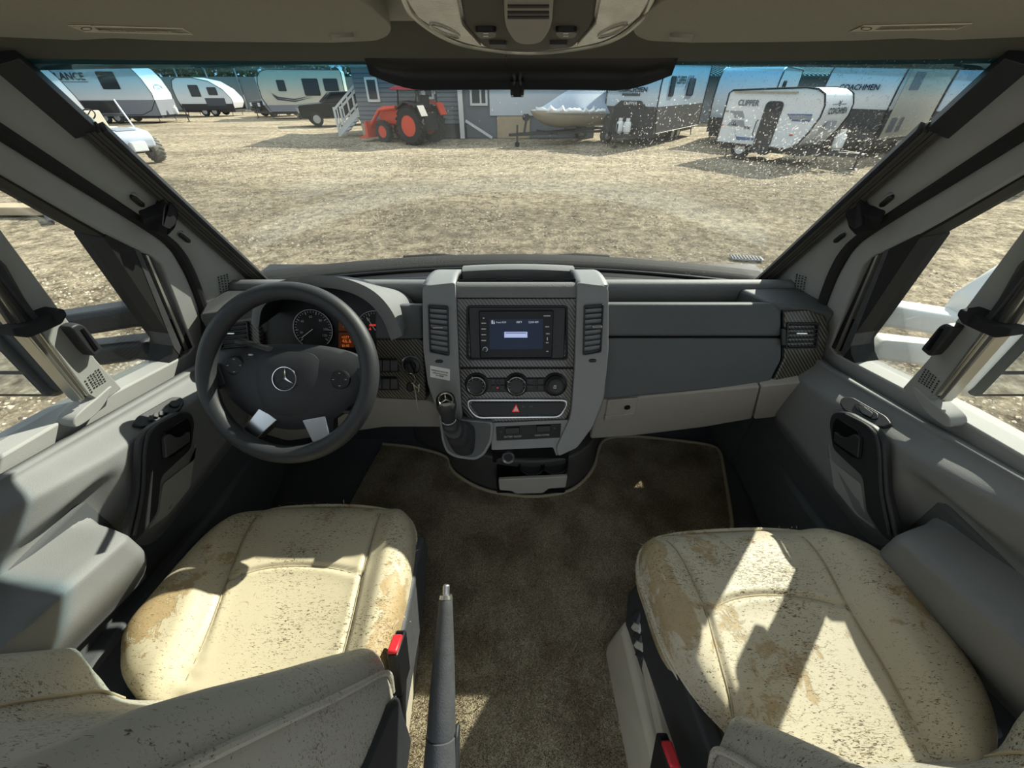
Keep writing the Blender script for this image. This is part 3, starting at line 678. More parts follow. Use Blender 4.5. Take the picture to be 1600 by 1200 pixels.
for (y0, y1) in ((560, 582), (589, 610)):
    sb = slab('switch_bank', rnd([(584, y0), (620, y0), (624, y1), (584, y1)], 2), FACE, .004, -.0, M['black'], DB, bevel=.001)
    for k in range(3): slab('switch', rect(585+k*12.5, y0+3, 596+k*12.5, y1-2.5, 1), FACE, .008, -.004, M['basegrey'], sb, bevel=.001)
c = FACE.hit(643, 571, .002)
lathe('ignition_ring', c, FACE.n, [(.0165, 0), (.026, 0), (.0265, .004), (.0245, .0055), (.0225, .003), (.0165, .001)], M['alu'], DB, 36)
lathe('ignition_lock', c, FACE.n, [(0, 0), (.022, 0), (.021, .004), (.014, .006), (.012, .012), (0, .012)], M['black'], DB, 32)
# instrument hood and cluster
HF_o = [(392, 505), (398, 470), (420, 447), (458, 434), (500, 430), (545, 437), (585, 456), (612, 486), (629, 524)]
HF_i = [(404, 512), (410, 482), (432, 463), (464, 452), (500, 449), (540, 455), (573, 471), (597, 498), (611, 532)]
of = cr([atY(x, y, .815) for x, y in HF_o], 6); inf = cr([atY(x, y, .812) for x, y in HF_i], 6)
hc = V((-.42, 0, .70))
ob = [V((hc.x+(p.x-hc.x)*.95, 1.0, max(.68, .70+(p.z-.70)*.40))) for p in of]
ibk = [V((hc.x+(p.x-hc.x)*.96, .925, .70+(p.z-.70)*.86)) for p in inf]
mid = [V((a.x, a.y-.006, a.z)).lerp(b, .5) for a, b in zip(of, inf)]
grid('instrument_hood', [ob, [p.lerp(q, .35)+V((0, 0, .003)) for p, q in zip(of, ob)], of, mid, inf], M['dashtop'], DB, smooth=50)
grid('hood_lining', [inf, ibk], M['black'], DB, smooth=50)
CL = Plane((-.46, .885, .70), (0, -.92, .36))
slab('cluster_panel', rnd([(375, 585), (392, 470), (430, 447), (500, 438), (570, 450), (615, 490), (632, 540), (612, 562), (500, 585)], 10), CL, .0, .03, M['black'], DB)
def dial(cx, cy, r, needle, parent):
    c = CL.hit(cx, cy, .003); k = (CL.hit(cx+1, cy)-CL.hit(cx, cy)).length
    d = lathe('dial', c, CL.n, [(0, 0), (r*k, 0), (r*k, .003), (r*k*.985, .003), (r*k*.98, .001), (0, .001)], M['black'], parent, 48)
    u, v, n = frame_of(CL.n)
    arc = [c+n*.004+(u*math.cos(t)+v*math.sin(t))*r*k for t in [math.radians(-50+280*i/40) for i in range(41)]]
    tube('dial_rim', arc, .0011, M['dialmark'], d, 6)
    mk_ = []
    for i in range(29):
        t = math.radians(-40+260*i/28); dr = u*math.cos(t)+v*math.sin(t); e = dr.cross(n)
        L_ = (.16 if i % 4 == 0 else .08)*r*k; a = c+n*.0035+dr*r*k*.93; b = a-dr*L_; w_ = .0006 if i % 4 else .0009
        mk_.append(([a+e*w_, a-e*w_, b-e*w_, b+e*w_], [(0, 1, 2, 3)]))
    vs, fs = join_vf(mk_); mk('dial_scale', vs, fs, M['dialmark'], d, smooth=0, solid=.0003)
    t = math.radians(needle); dr = u*math.cos(t)+v*math.sin(t)
    bar('needle', c+n*.006, c+n*.006+dr*r*k*.78, .0016, .001, M['white'], d, up=n)
    return d, c, u, v, n, k
d1, c1, u1, v1, n1, k1 = dial(490, 514, 30, 215, DB)
for t_, a_ in (('20', 195), ('40', 140), ('60', 92), ('80', 45), ('100', 0), ('120', -30)):
    t = math.radians(a_); text_uv('dial_number', t_, c1+(u1*math.cos(t)+v1*math.sin(t))*30*k1*.64-u1*.004-v1*.003+n1*.0035, u1, v1, n1, .008 if len(t_) < 3 else .011, M['dialmark'], d1)
d2, c2, u2, v2, n2, k2 = dial(588, 516, 30, 120, DB)
for t_, a_ in (('20', 120), ('30', 60), ('40', 8), ('50', -28)):
    t = math.radians(a_); text_uv('dial_number', t_, c2+(u2*math.cos(t)+v2*math.sin(t))*30*k2*.66-u2*.004-v2*.003+n2*.0035, u2, v2, n2, .008, M['dialmark'], d2)
slab('warning_light', rect(577, 506.5, 591, 509.5), CL, .0052, -.004, M['redlit'], d2)
slab('warning_light', [(576, 515), (578.5, 511), (580, 516)], CL, .0052, -.004, M['redlit'], d2)
lcd = slab('trip_display', rect(529, 494, 553, 517, 1), CL, .003, -.0, M['lcd'], DB)
lcd2 = slab('trip_display', rect(529, 520, 553, 543, 1), CL, .003, -.0, M['lcd'], DB)
for i, (t_, x0, x1, y, p_) in enumerate((('270', 536, 545, 511, lcd), ('+077', 534, 546, 529, lcd2), ('46.6', 535, 549, 535.5, lcd2), ('8140', 535, 546, 542, lcd2))):
    text_px('display_digits', t_, (x0, y), (x1, y), CL, M['amber'], p_, off=.0045)
# ---------------------------------------------------------------- centre stack
SK = empty('centre_stack', (0, .85, .4), 'silver framed centre stack with carbon-patterned control panel in the middle of the dashboard', 'console')
slab('carbon_panel', rnd([(713, 466), (901, 466), (897, 574), (718, 574)], 2), STACK, .006, .05, M['carbon'], SK, bevel=.002)
slab('carbon_panel', rnd([(718, 576), (897, 576), (892, 640), (884, 657), (800, 663), (735, 657), (722, 640)], [0, 0, 3, 8, 0, 8, 3]), STACK, .006, .05, M['carbon'], SK, bevel=.002)
slab('back_plate', [(700, 470), (912, 470), (895, 660), (772, 668), (700, 660)], STACK, -.002, .05, M['black'], SK)
for nm, P in (('left', [(660, 452), (664, 446), (711, 441), (712.5, 466), (717, 574), (721, 640), (722, 656), (684, 645), (668, 600), (661, 545)]),
              ('right', [(902, 441), (946, 446), (951, 452), (951, 545), (944, 622), (926, 668), (902, 700), (872, 714), (869, 700), (890, 655), (893, 640), (898, 574)])):
    slab('side_frame', rnd(P, 5), STACK, .020, .10, M['silver'], SK, bevel=.008, segs=4)
# top of the frames sweeping back to the windscreen
for xs in (((660, 711), (690, 722)), ((902, 951), (890, 922))):
    (a0, a1), (b0, b1) = xs
    f = [STACK.hit(a0+(a1-a0)*k/6, 447-6*math.sin(math.pi*k/6)*0 - (2 if True else 0), .018) for k in range(7)]
    b = [atY(b0+(b1-b0)*k/6, 421, .985) for k in range(7)]
    rows = [[p+V((0, .0, -.05)) for p in f], f]
    for j in range(1, 7):
        t = j/6; rows.append([p.lerp(q, t)+V((0, 0, .012*math.sin(math.pi*t))) for p, q in zip(f, b)])
    rows.append([q+V((0, .02, -.06)) for q in b])
    grid('frame_top', rows, M['silver'], SK, solid=.012, off=-1)
for x0, x1, sx in ((672, 702, 1), (899, 928, 1)):
    pz = Plane(atY((x0+x1)/2, 434, .935), (0, -.35, .93))
    slab('top_grille', rnd([(x0+8, 431), (x1, 431), (x1-4, 438), (x0, 438)] if x0 < 800 else [(x0, 431), (x1-8, 431), (x1, 438), (x0+4, 438)], 2), pz, .012, .004, M['dark'], SK, bevel=.002)
# lidless tray on top
prism('tray', [atY(716, 436, .87), atY(900, 436, .87), V((.11, .99, .78)), V((-.12, .99, .78))], (0, 0, -.06), M['black'], SK)
fl_ = [STACK.hit(713+(189)*k/10, 465, .008) for k in range(11)]
lipf = [STACK.hit(713+189*k/10, 452, .012) for k in range(11)]
lipt = [atY(716+184*k/10, 441, .862) for k in range(11)]
grid('tray_lip', [[p+V((0, .03, 0)) for p in fl_], fl_, lipf, [a.lerp(b, .6)+V((0, -.003, .006)) for a, b in zip(lipf, lipt)], lipt, [p+V((0, .012, -.004)) for p in lipt], [p+V((0, .014, -.05)) for p in lipt]], M['dashtop'], SK, smooth=60)
bk_ = [atY(722+176*k/12, 424-3*math.sin(math.pi*k/12), .965) for k in range(13)]
grid('tray_back', [[p+V((0, 0, -.07)) for p in bk_], bk_, [p+V((0, .012, .006)) for p in bk_], [p+V((0, .04, 0)) for p in bk_], [p+V((0, .05, -.06)) for p in bk_]], M['dashtop'], SK, smooth=60)
vent([(668, 476), (700, 478), (702, 557), (671, 551)], STACK, .021, 9, SK, (676, 511, 692, 513.5))
vent([(913, 477), (944, 475), (940, 551), (911, 556)], STACK, .021, 9, SK, (926, 509, 941, 513))
for x, y in ((686, 565), (926, 564)):
    slab('vent_wheel', rnd([(x-6.5, y), (x-4, y-2.5), (x+4, y-2.5), (x+6.5, y), (x+4, y+2.5), (x-4, y+2.5)], 1.5), STACK, .024, -.02, M['black'], SK, bevel=.001)
sk = slab('notice_sticker', rnd([(672, 571), (703, 577), (703, 595), (672, 589)], 1.5), STACK, .0215, -.02, M['paper'], SK)
for i, (t_, x0, x1) in enumerate((('Parking brake must be fully', 674, 700), ('released before operating', 676, 699), ('the vehicle', 681, 693))):
    y = 578.5+i*4.2; text_px('sticker_text', t_, (x0, y), (x1, y+(x1-x0)*.19), STACK, M['ink'], sk, off=.0218, hs=1.2, bold=.0001)
# radio
RD = empty('car_radio', STACK.hit(807, 520), 'black touchscreen car radio with a lit dark blue display', 'radio')
slab('surround', rnd([(731, 479), (885, 479), (882, 561), (735, 562)], 5), STACK, .010, -.004, M['dark'], RD, bevel=.003)
ring('surround_trim', rect(728.5, 477.5, 887.5, 563, 6), rect(732, 480.5, 884, 560, 4), STACK, .013, -.004, M['gloss'], RD, bevel=.001)
un = slab('housing', rnd([(748, 486), (865, 485), (863, 559), (750, 560)], 2.5), STACK, .016, -.008, M['gloss'], RD, bevel=.002)
sc_ = slab('screen', rnd([(764.5, 499), (848.5, 498), (848, 545), (765, 546)], 1), STACK, .0172, -.015, M['screen'], RD)
slab('message_box', rect(788, 518.5, 824, 527.5), STACK, .0176, -.017, M['screenbox'], sc_)
slab('message_line', rect(790, 520, 822, 520.8), STACK, .0178, -.0175, M['screen'], sc_)
slab('message_line', rect(792, 523, 821, 524), STACK, .0178, -.0175, M['screentext'], sc_)
for t_, x0, x1 in (('Front AUX', 775.5, 791), ('108°F', 807, 815.5), ('12:04 AM', 826, 841)):
    text_px('screen_text', t_, (x0, 505), (x1, 504.8), STACK, M['screentext'], sc_, off=.0178, hs=1.15)
slab('source_icon', [(768, 506), (768, 501), (770, 500), (770, 506)], STACK, .0178, -.0174, M['screentext'], sc_)
slab('source_icon', [(771, 506), (772, 500.5), (773, 506)], STACK, .0178, -.0174, M['screentext'], sc_)
for y in (497, 505, 514, 523, 532): slab('button_mark', rect(754.5-(2.5 if y > 500 else 0), y-.8, 757+(2.5 if y > 500 else 0), y+.8), STACK, .0166, -.015, M['dialmark'], un)
for y in (509.5, 518.5, 527.5): slab('button_gap', rect(751, y-.3, 761, y+.3), STACK, .0164, -.015, M['basegrey'], un)
for x0, x1, y in ((849.5, 860, 493.5), (852, 858, 510.5), (853, 859, 521.5), (853, 857, 535.5), (853.5, 857, 549)): slab('button_mark', rect(x0, y-.8, x1, y+.8), STACK, .0166, -.015, M['dialmark'], un)
slab('button_mark', rect(854.4, 527, 856, 532), STACK, .0166, -.015, M['dialmark'], un)
lathe('volume_knob', STACK.hit(758, 546, .016), STACK.n, [(0, 0), (.0075, 0), (.0075, .004), (.006, .006), (.0055, .003), (0, .003)], M['chrome'], RD, 24)
lathe('knob_cap', STACK.hit(758, 546, .016), STACK.n, [(0, 0), (.0055, 0), (.005, .0055), (0, .006)], M['black'], RD, 20)
# climate controls
cp = slab('climate_panel', rnd([(735, 591), (878, 590), (876, 612), (737, 613)], 4), STACK, .009, -.004, M['black'], SK, bevel=.002)
for cx in (745, 807, 867):
    c = STACK.hit(cx, 600.5, .006); k = (STACK.hit(cx+1, 600)-STACK.hit(cx, 600)).length
    kn = lathe('climate_knob', c, STACK.n, [(0, 0), (19*k, 0), (18.5*k, .004), (16*k, .006), (15.5*k, .016), (13.5*k, .018), (11*k, .016), (9*k, .0155), (0, .0155)], M['black'], SK, 40)
    if cx != 867:
        lathe('knob_ring', c, STACK.n, [(12.6*k, .017), (13.6*k, .0185), (14.4*k, .017), (13.6*k, .0165)], M['alu'], kn, 40)
        u, v, n = frame_of(STACK.n)
        for i in range(9):
            t = math.radians(-30+240*i/8); p = c+n*.0165+(u*math.cos(t)+v*math.sin(t))*10.5*k
            bar('knob_mark', p, p+(u*math.cos(t)+v*math.sin(t))*1.6*k, .0006, .0006, M['dialmark'], kn, up=n)
        t = math.radians(112 if cx == 745 else 150); p = c+n*.0185+(u*math.cos(t)+v*math.sin(t))*13*k
        bar('pointer', p, p+(u*math.cos(t)+v*math.sin(t))*3*k, .001, .001, M['white'], kn, up=n)
    else:
        u, v, n = frame_of(STACK.n)
        slab('seat_icon', rnd([(865.5, 602), (869, 602), (869, 607.5), (864.5, 607)], 1), STACK, .0222, -.021, M['dialmark'], kn)
        slab('seat_icon_middle', rnd([(866.4, 603), (868, 603), (868, 606.5), (865.8, 606.3)], .5), STACK, .0225, -.022, M['black'], kn)
for (x0, x1) in ((767, 774), (775.5, 779.5), (781, 789), (823, 834), (836, 839), (840, 850)):
    for (y0, y1) in ((591.5, 600), (602, 610.5)):
        b = slab('climate_button', rect(x0, y0, x1, y1, .8), STACK, .012, -.008, M['dark'], cp, bevel=.0008)
        if x1 < 800 or (x0 == 823 and y0 < 600): slab('button_mark', rect((x0+x1)/2-1.6, (y0+y1)/2-.7, (x0+x1)/2+1.6, (y0+y1)/2+.5), STACK, .0124, -.0115, M['redlit'] if x0 == 775.5 and y0 > 600 else M['basegrey'], b)
hz = slab('hazard_panel', rnd([(738, 629), (880, 629), (883, 633), (874, 648), (748, 650), (736, 636)], 5), STACK, .010, -.004, M['dark'], SK, bevel=.003)
O = rnd([(729, 624), (886, 624), (887, 634), (876, 653), (745, 654.5), (731, 640)], 9, 6); cx, cy = 807.5, 639
I = [(cx+(x-cx)*.965, cy+(y-cy)*.80) for x, y in O]
ring('chrome_trim', O, I, STACK, .013, -.004, M['alu'], hz, bevel=.0015)
slab('hazard_triangle', [(800, 643.5), (806.5, 632), (811.5, 643.5)], STACK, .0108, -.0095, M['redlit'], hz)
slab('hazard_triangle_middle', [(802.5, 642), (806.6, 635), (809.8, 642)], STACK, .0112, -.0105, M['paper'], hz)
for x in (817.5, 830):
    slab('switch_icon', rect(x-2.5, 634, x+2.5, 637, 1), STACK, .0108, -.0095, M['basegrey'], hz)
for x in (790, 812, 824): slab('switch_gap', rect(x-.3, 630, x+.3, 648), STACK, .0106, -.0095, M['black'], hz)
# lower frame, power panel, cup holder drawer
slab('lower_frame', rnd([(768, 661), (891, 656), (870, 714), (864, 699), (777, 703), (768, 703)], [0, 0, 4, 2, 2, 2]), STACK, .012, .06, M['silver'], SK, bevel=.004)
pw = slab('power_panel', rnd([(775, 667), (877, 662), (875, 684), (776, 689)], 1), STACK, .0135, -.011, M['gloss'], SK, bevel=.001)
text_px('panel_text', 'BATTERY BOOST', (788, 684), (815, 682.8), STACK, M['dialmark'], pw, off=.0138, hs=1.2, bold=.00012)
text_px('panel_text', 'RADIO POWER', (836, 681.5), (858.5, 680.3), STACK, M['dialmark'], pw, off=.0138, hs=1.2, bold=.00012)
for x, y in ((801, 674), (850, 671)):
    slab('rocker_switch', rnd([(x-12, y-5), (x+11, y-6), (x+11, y+4), (x-12, y+5)], 2), STACK, .0175, -.013, M['black'], pw, bevel=.0015)
for x, y in ((783, 675), (866.5, 669)):
    slab('indicator_lamp', circ(x, y, 1.4, 10), STACK, .0142, -.013, M['basegrey'], pw)
# console base on the floor
pl = [(650, 690), (697, 712), (706, 732), (732, 752), (770, 767), (830, 774), (880, 768), (908, 752), (926, 728), (934, 696), (985, 672)]
bp = cr([atZ(x, y, FZ) for x, y in pl], 5); bp = [bp[0]+V((0, .2, 0))]+bp+[bp[-1]+V((0, .2, 0))]
prism('console_base', [p+V((0, 0, .0)) for p in bp], (0, 0, .17), M['console'], SK, bevel=.006)
prism('console_neck', [p+V((0, .07, .16)) for p in bp], (0, 0, .18), M['console'], SK, bevel=.006)
box('drawer_well', (-.06, .80, .27), (.175, .95, .45), M['black'], SK)
DR = empty('cup_holder_drawer', (.055, .76, .2), 'open black cup holder drawer with a light grey front at the console foot', 'drawer')
box('drawer_body', (-.048, .735, .20), (.165, .93, .262), M['gloss'], DR, bevel=.004)
slab('drawer_front', rnd([(779, 750), (887, 745), (884, 762), (858, 764), (848, 771), (806, 772), (800, 768), (780, 766)], 2), planeY(.728), .0, .012, M['lower'], DR, bevel=.003)
for px, py, r in ((831, 729, .040), (866, 726, .043)):
    c = atZ(px, py, .268)
    lathe('cup_ring', c, (0, 0, 1), [(r, -.012), (r, .006), (r*.94, .008), (r*.9, .006), (r*.9, -.03), (r*.86, -.032), (0, -.034)] if False else [(r*.9, -.008), (r, -.008), (r, .006), (r*.95, .008), (r*.9, .006)], M['black'], DR, 36)
    lathe('cup_mat', c, (0, 0, 1), [(0, -.006), (r*.9, -.006), (r*.9, -.0045), (0, -.0045)], M['wheel'], DR, 32)
c = planeY(.79).hit(794, 714); lathe('power_socket', c, (0, -1, .35), [(.0135, -.02), (.0135, .004), (.0185, .008), (.020, .006), (.020, -.02)], M['satin'], SK, 28)
lathe('socket_bore', c, (0, -1, .35), [(0, -.02), (.0135, -.02), (.0135, .001), (0, .001)], M['black'], SK, 24)
# ---------------------------------------------------------------- gear lever
GL = empty('gear_lever', (-.145, .70, .45), 'gear lever with a round emblem knob and soft black boot', 'gear lever')
ob_ = rnd([(684, 645), (722, 656), (772, 660), (769, 690), (757, 712), (742, 720), (712, 716), (697, 708), (690, 690)], 7, 4)
SP2 = STACK.off(.006)
slab('bezel', ob_, SP2, .016, .06, M['silver'], GL, bevel=.006, segs=3)
cx = sum(p[0] for p in ob_)/len(ob_); cy = sum(p[1] for p in ob_)/len(ob_)
slab('bezel_plate', [(cx+(x-cx)*.90, cy+(y-cy)*.90-1) for x, y in ob_], SP2, .0175, -.014, M['dash'], GL, bevel=.002)
top = CAM+ray(701, 655)*.91; kc = CAM+ray(698, 636)*.875; ax = (kc-top).normalized()
bt = cr([SP2.hit(x, y, .018) for x, y in ((694, 664), (716, 660), (740, 666), (742, 695), (736, 710), (718, 711), (706, 700))], 5, True)
tp = [top+((p-sum(bt, V((0, 0, 0)))/len(bt)).normalized())*.016 for p in bt]
rows = []
for j in range(13):
    t = j/12; q = t**.75; rows.append([p.lerp(tpp, q)+STACK.n*(.010*math.sin(t*math.pi)+(.004 if j % 3 == 1 else 0)) for p, tpp in zip(bt, tp)])
grid('boot', rows, M['wheel'], GL, closed=True, cap=True, smooth=50)
kb = top-ax*.01
lathe('stalk', kb, ax, [(.0, 0), (.0165, 0), (.017, .006), (.015, .012), (.016, .02), (.019, .04), (.022, .055), (.023, .068), (.021, .078), (.018, .082), (0, .082)], M['wheel'], GL, 32)
lathe('collar', kb+ax*.008, ax, [(.017, 0), (.0185, .001), (.0185, .004), (.017, .005)], M['satin'], GL, 32)
tc_ = kb+ax*.0815; fa = (CAM-tc_).normalized()*.5+ax*.5; fa.normalize()
def star(c, n, R, parent, m_, upv, tk=.0012, ringw=.10):
    u, v, n = frame_of(n, upv)
    lathe('emblem_ring', c, n, [(R*(1-ringw), 0), (R*(1-ringw*.7), tk), (R*(1-ringw*.3), tk), (R, 0)], m_, parent, 40, upv=upv)
    vs, fs = [], []
    for k in range(3):
        t = math.radians(90+120*k); d = u*math.cos(t)+v*math.sin(t); e1 = math.radians(90+120*k+60); e2 = math.radians(90+120*k-60)
        a = c+(u*math.cos(e1)+v*math.sin(e1))*R*.13; b = c+(u*math.cos(e2)+v*math.sin(e2))*R*.13
        o = len(vs); vs += [c+n*tk*1.8, a, c+d*R*.93, b]; fs += [(o, o+1, o+2), (o, o+2, o+3), (o+1, o+3, o+2)]
    mk('emblem_star', vs, fs, m_, parent, smooth=0)
kd = lathe('knob_cap', tc_-fa*.004, fa, [(0, 0), (.0215, 0), (.0215, .004), (.019, .007), (0, .0075)], M['gloss'], GL, 36)
star(tc_+fa*.0042, fa, .0175, kd, M['chrome'], (0, 0, 1), ringw=.2)
# ---------------------------------------------------------------- steering wheel
SW = CAM+ray(450, 583)*.813; WN = V((0, -math.cos(math.radians(36)), math.sin(math.radians(36)))); WP = Plane(SW, WN)
ST = empty('steering_wheel', SW, 'black leather steering wheel with two silver lower spokes', 'steering wheel')
u, v, n = frame_of(WN); R = .1735; rows = []
for i in range(96):
    t = 2*math.pi*i/96; d = u*math.cos(t)+v*math.sin(t); fat = 1+.06*math.exp(-((math.degrees(t)+15) % 360-25)**2/200)
    rows.append([SW+d*(R+.0188*math.cos(q)*fat)+n*(.018*math.sin(q)) for q in [2*math.pi*k/16 for k in range(16)]])
grid('rim', rows+[rows[0]], M['wheel'], ST, closed=True, smooth=60)
WP2 = WP.off(-.035)
hub_o = cr([V(p) for p in ((328, 566), (345, 550), (390, 541), (450, 537), (510, 541), (555, 555), (575, 578), (574, 600), (560, 622), (520, 655), (478, 670), (430, 668), (385, 645), (352, 615), (333, 588))], 6, True)
o3 = [WP2.hit(p.x, p.y) for p in hub_o]; hc_ = WP2.hit(450, 600)
dome('hub_shell', o3, hc_, WN, .022, M['hub'], ST, rings=10, pw=3.2, back=.03, smooth=60)
pad = cr([V(p) for p in ((394, 592), (399, 562), (418, 551), (450, 549), (484, 552), (500, 566), (506, 592), (502, 620), (484, 642), (452, 650), (420, 644), (402, 622))], 6, True)
WP3 = WP.off(-.019); pd = dome('airbag_pad', [WP3.hit(p.x, p.y) for p in pad], WP3.hit(450, 600), WN, .014, M['hub'], ST, rings=8, pw=3, back=.02, smooth=60)
star(WP.off(-.004).hit(445, 592), WN, .0265, pd, M['chrome'], (0, 0, 1), tk=.003, ringw=.1)
for cx, cy in ((368, 571), (532, 593)):
    c = WP2.hit(cx, cy, .014); bp_ = lathe('button_pad', c, WN, [(0, -.01), (.022, -.01), (.021, .003), (.018, .005), (.006, .004), (0, .004)], M['black'], ST, 32)
    for k in range(4):
        t = math.pi/2*k; p = c+(u*math.cos(t)+v*math.sin(t))*.0135+WN*.005
        bar('button_symbol', p-u*.002, p+u*.002, .0012, .0006, M['dialmark'], bp_, up=WN)
slab('horn_mark', rect(388, 553, 393, 555.5), WP2.off(.017), .004, .002, M['dialmark'], ST)
for P in ([(378, 672), (406, 636), (433, 656), (400, 686)], [(472, 657), (508, 650), (518, 692), (491, 697)]):
    slab('lower_spoke', rnd(P, 2), WP2, .014, .016, M['alu'], ST, bevel=.006, segs=3)
slab('spoke_side', rnd([(506, 652), (521, 648), (522, 684), (516, 687)], 2), WP2, .002, .02, M['black'], ST, bevel=.003)
for P in ([(318, 580), (340, 566), (352, 600), (330, 610)], [(556, 575), (585, 568), (588, 600), (570, 618)]):
    slab('side_spoke', rnd(P, 4), WP2, .014, .02, M['wheel'], ST, bevel=.008, segs=3)
tube('column', [SW-WN*.05, SW-WN*.10, SW-WN*.26], [.05, .062, .062], M['dark'], ST, 24)
for P in ([(420, 545, .70), (400, 540, .80), (374, 533, .86)], [(455, 620, .86), (520, 640, .87), (552, 642, .85)]):
    tube('stalk', [CAM+ray(a, b)*c_ for a, b, c_ in P], [.007, .007, .010], M['black'], ST, 12, flat=.6)
# ---------------------------------------------------------------- keys
KY = empty('car_key', FACE.hit(643, 575, .02), 'car key on a split ring with a frayed tag hanging from the ignition', 'key')
kc_ = FACE.hit(641, 573, .012)
prism('key_bow', [FACE.hit(x, y, .014) for x, y in ((636, 566), (642, 565), (650, 582), (645, 586), (640, 584))], FACE.n*.012, M['black'], KY, bevel=.003)
rc = FACE.hit(640, 592, .03); u_, v_, n_ = frame_of(FACE.n)
tube('split_ring', [rc+(u_*math.cos(t)+v_*math.sin(t))*.0145 for t in [2*math.pi*i/24 for i in range(25)]], .0011, M['chrome'], KY, 6)
prism('key_fob', [FACE.hit(x, y, .030) for x, y in ((636, 598), (641, 596), (646, 600), (647, 609), (641, 612), (636, 608))], FACE.n*.008, M['black'], KY, bevel=.003)
tube('tag', [FACE.hit(x, y, .034) for x, y in ((646, 600), (649, 612), (651, 625), (653, 638), (658, 646))], [.004, .0035, .004, .0035, .001], M['cream'], KY, 8, flat=.35)
tube('cord', [FACE.hit(x, y, .034) for x, y in ((643, 598), (652, 606), (655, 600), (654, 612))], .0012, M['cream'], KY, 6)
# ================================================================ carpet
import numpy as np
cpx = [(598, 694), (650, 700), (697, 714), (706, 734), (732, 754), (770, 769), (830, 776), (880, 770), (909, 754), (928, 729), (936, 700), (944, 689), (962, 683), (1000, 683), (1060, 689), (1108, 696), (1124, 706), (1130, 730), (1143, 812), (1141, 830)]
CZ = FZ+.010
cp3 = cr([atZ(x, y, CZ) for x, y in cpx], 4)
outline = cp3+[V((.66, .55, CZ)), V((.60, .2, CZ)), V((.6, -.65, CZ)), V((-.6, -.65, CZ)), V((-.6, .2, CZ)), V((-.62, .6, CZ)), atZ(545, 790, CZ)]
CA = prism('carpet', outline, (0, 0, -.010), M['carpet'], smooth=0)
tag(CA, 'worn brown carpet with bound edge covering the cab floor', 'carpet')
tube('edge_binding', [p+V((0, 0, .001)) for p in cp3], .006, M['binding'], CA, 8)
rng = np.random.default_rng(4)
pol = np.array([(p.x, p.y) for p in outline])
def inside(P):
    x, y = P[:, 0], P[:, 1]; r = np.zeros(len(P), bool); j = len(pol)-1
    for i in range(len(pol)):
        xi, yi = pol[i]; xj, yj = pol[j]
        with np.errstate(divide='ignore', invalid='ignore'):
            c = ((yi > y) != (yj > y)) & (x < (xj-xi)*(y-yi)/(yj-yi+1e-12)+xi)
        r ^= c; j = i
    return r
P = rng.uniform((-.62, .02), (.78, 1.1), (150000, 2)); P = P[inside(P)]; P = P[(np.abs(P[:, 0]-.03) < .30) | (P[:, 1] > .45)]
n = len(P); th = rng.uniform(0, 2*np.pi, n); L_ = rng.uniform(.0035, .007, n); lean = rng.normal(0, .0035, (n, 2)); w_ = rng.uniform(.0007, .0014, n)
dx, dy = np.cos(th)*w_, np.sin(th)*w_
vv = np.zeros((n, 3, 3)); vv[:, 0, 0] = P[:, 0]-dx; vv[:, 0, 1] = P[:, 1]-dy; vv[:, 0, 2] = CZ-.001
vv[:, 1, 0] = P[:, 0]+dx; vv[:, 1, 1] = P[:, 1]+dy; vv[:, 1, 2] = CZ-.001
vv[:, 2, 0] = P[:, 0]+lean[:, 0]; vv[:, 2, 1] = P[:, 1]+lean[:, 1]; vv[:, 2, 2] = CZ+L_
me = bpy.data.meshes.new('carpet_pile'); me.vertices.add(n*3); me.vertices.foreach_set('co', vv.reshape(-1))
me.loops.add(n*3); me.loops.foreach_set('vertex_index', np.arange(n*3)); me.polygons.add(n); me.polygons.foreach_set('loop_start', np.arange(n)*3)
me.update(); o = link('carpet_pile', me, M['carpet'], CA); o['kind'] = 'stuff'
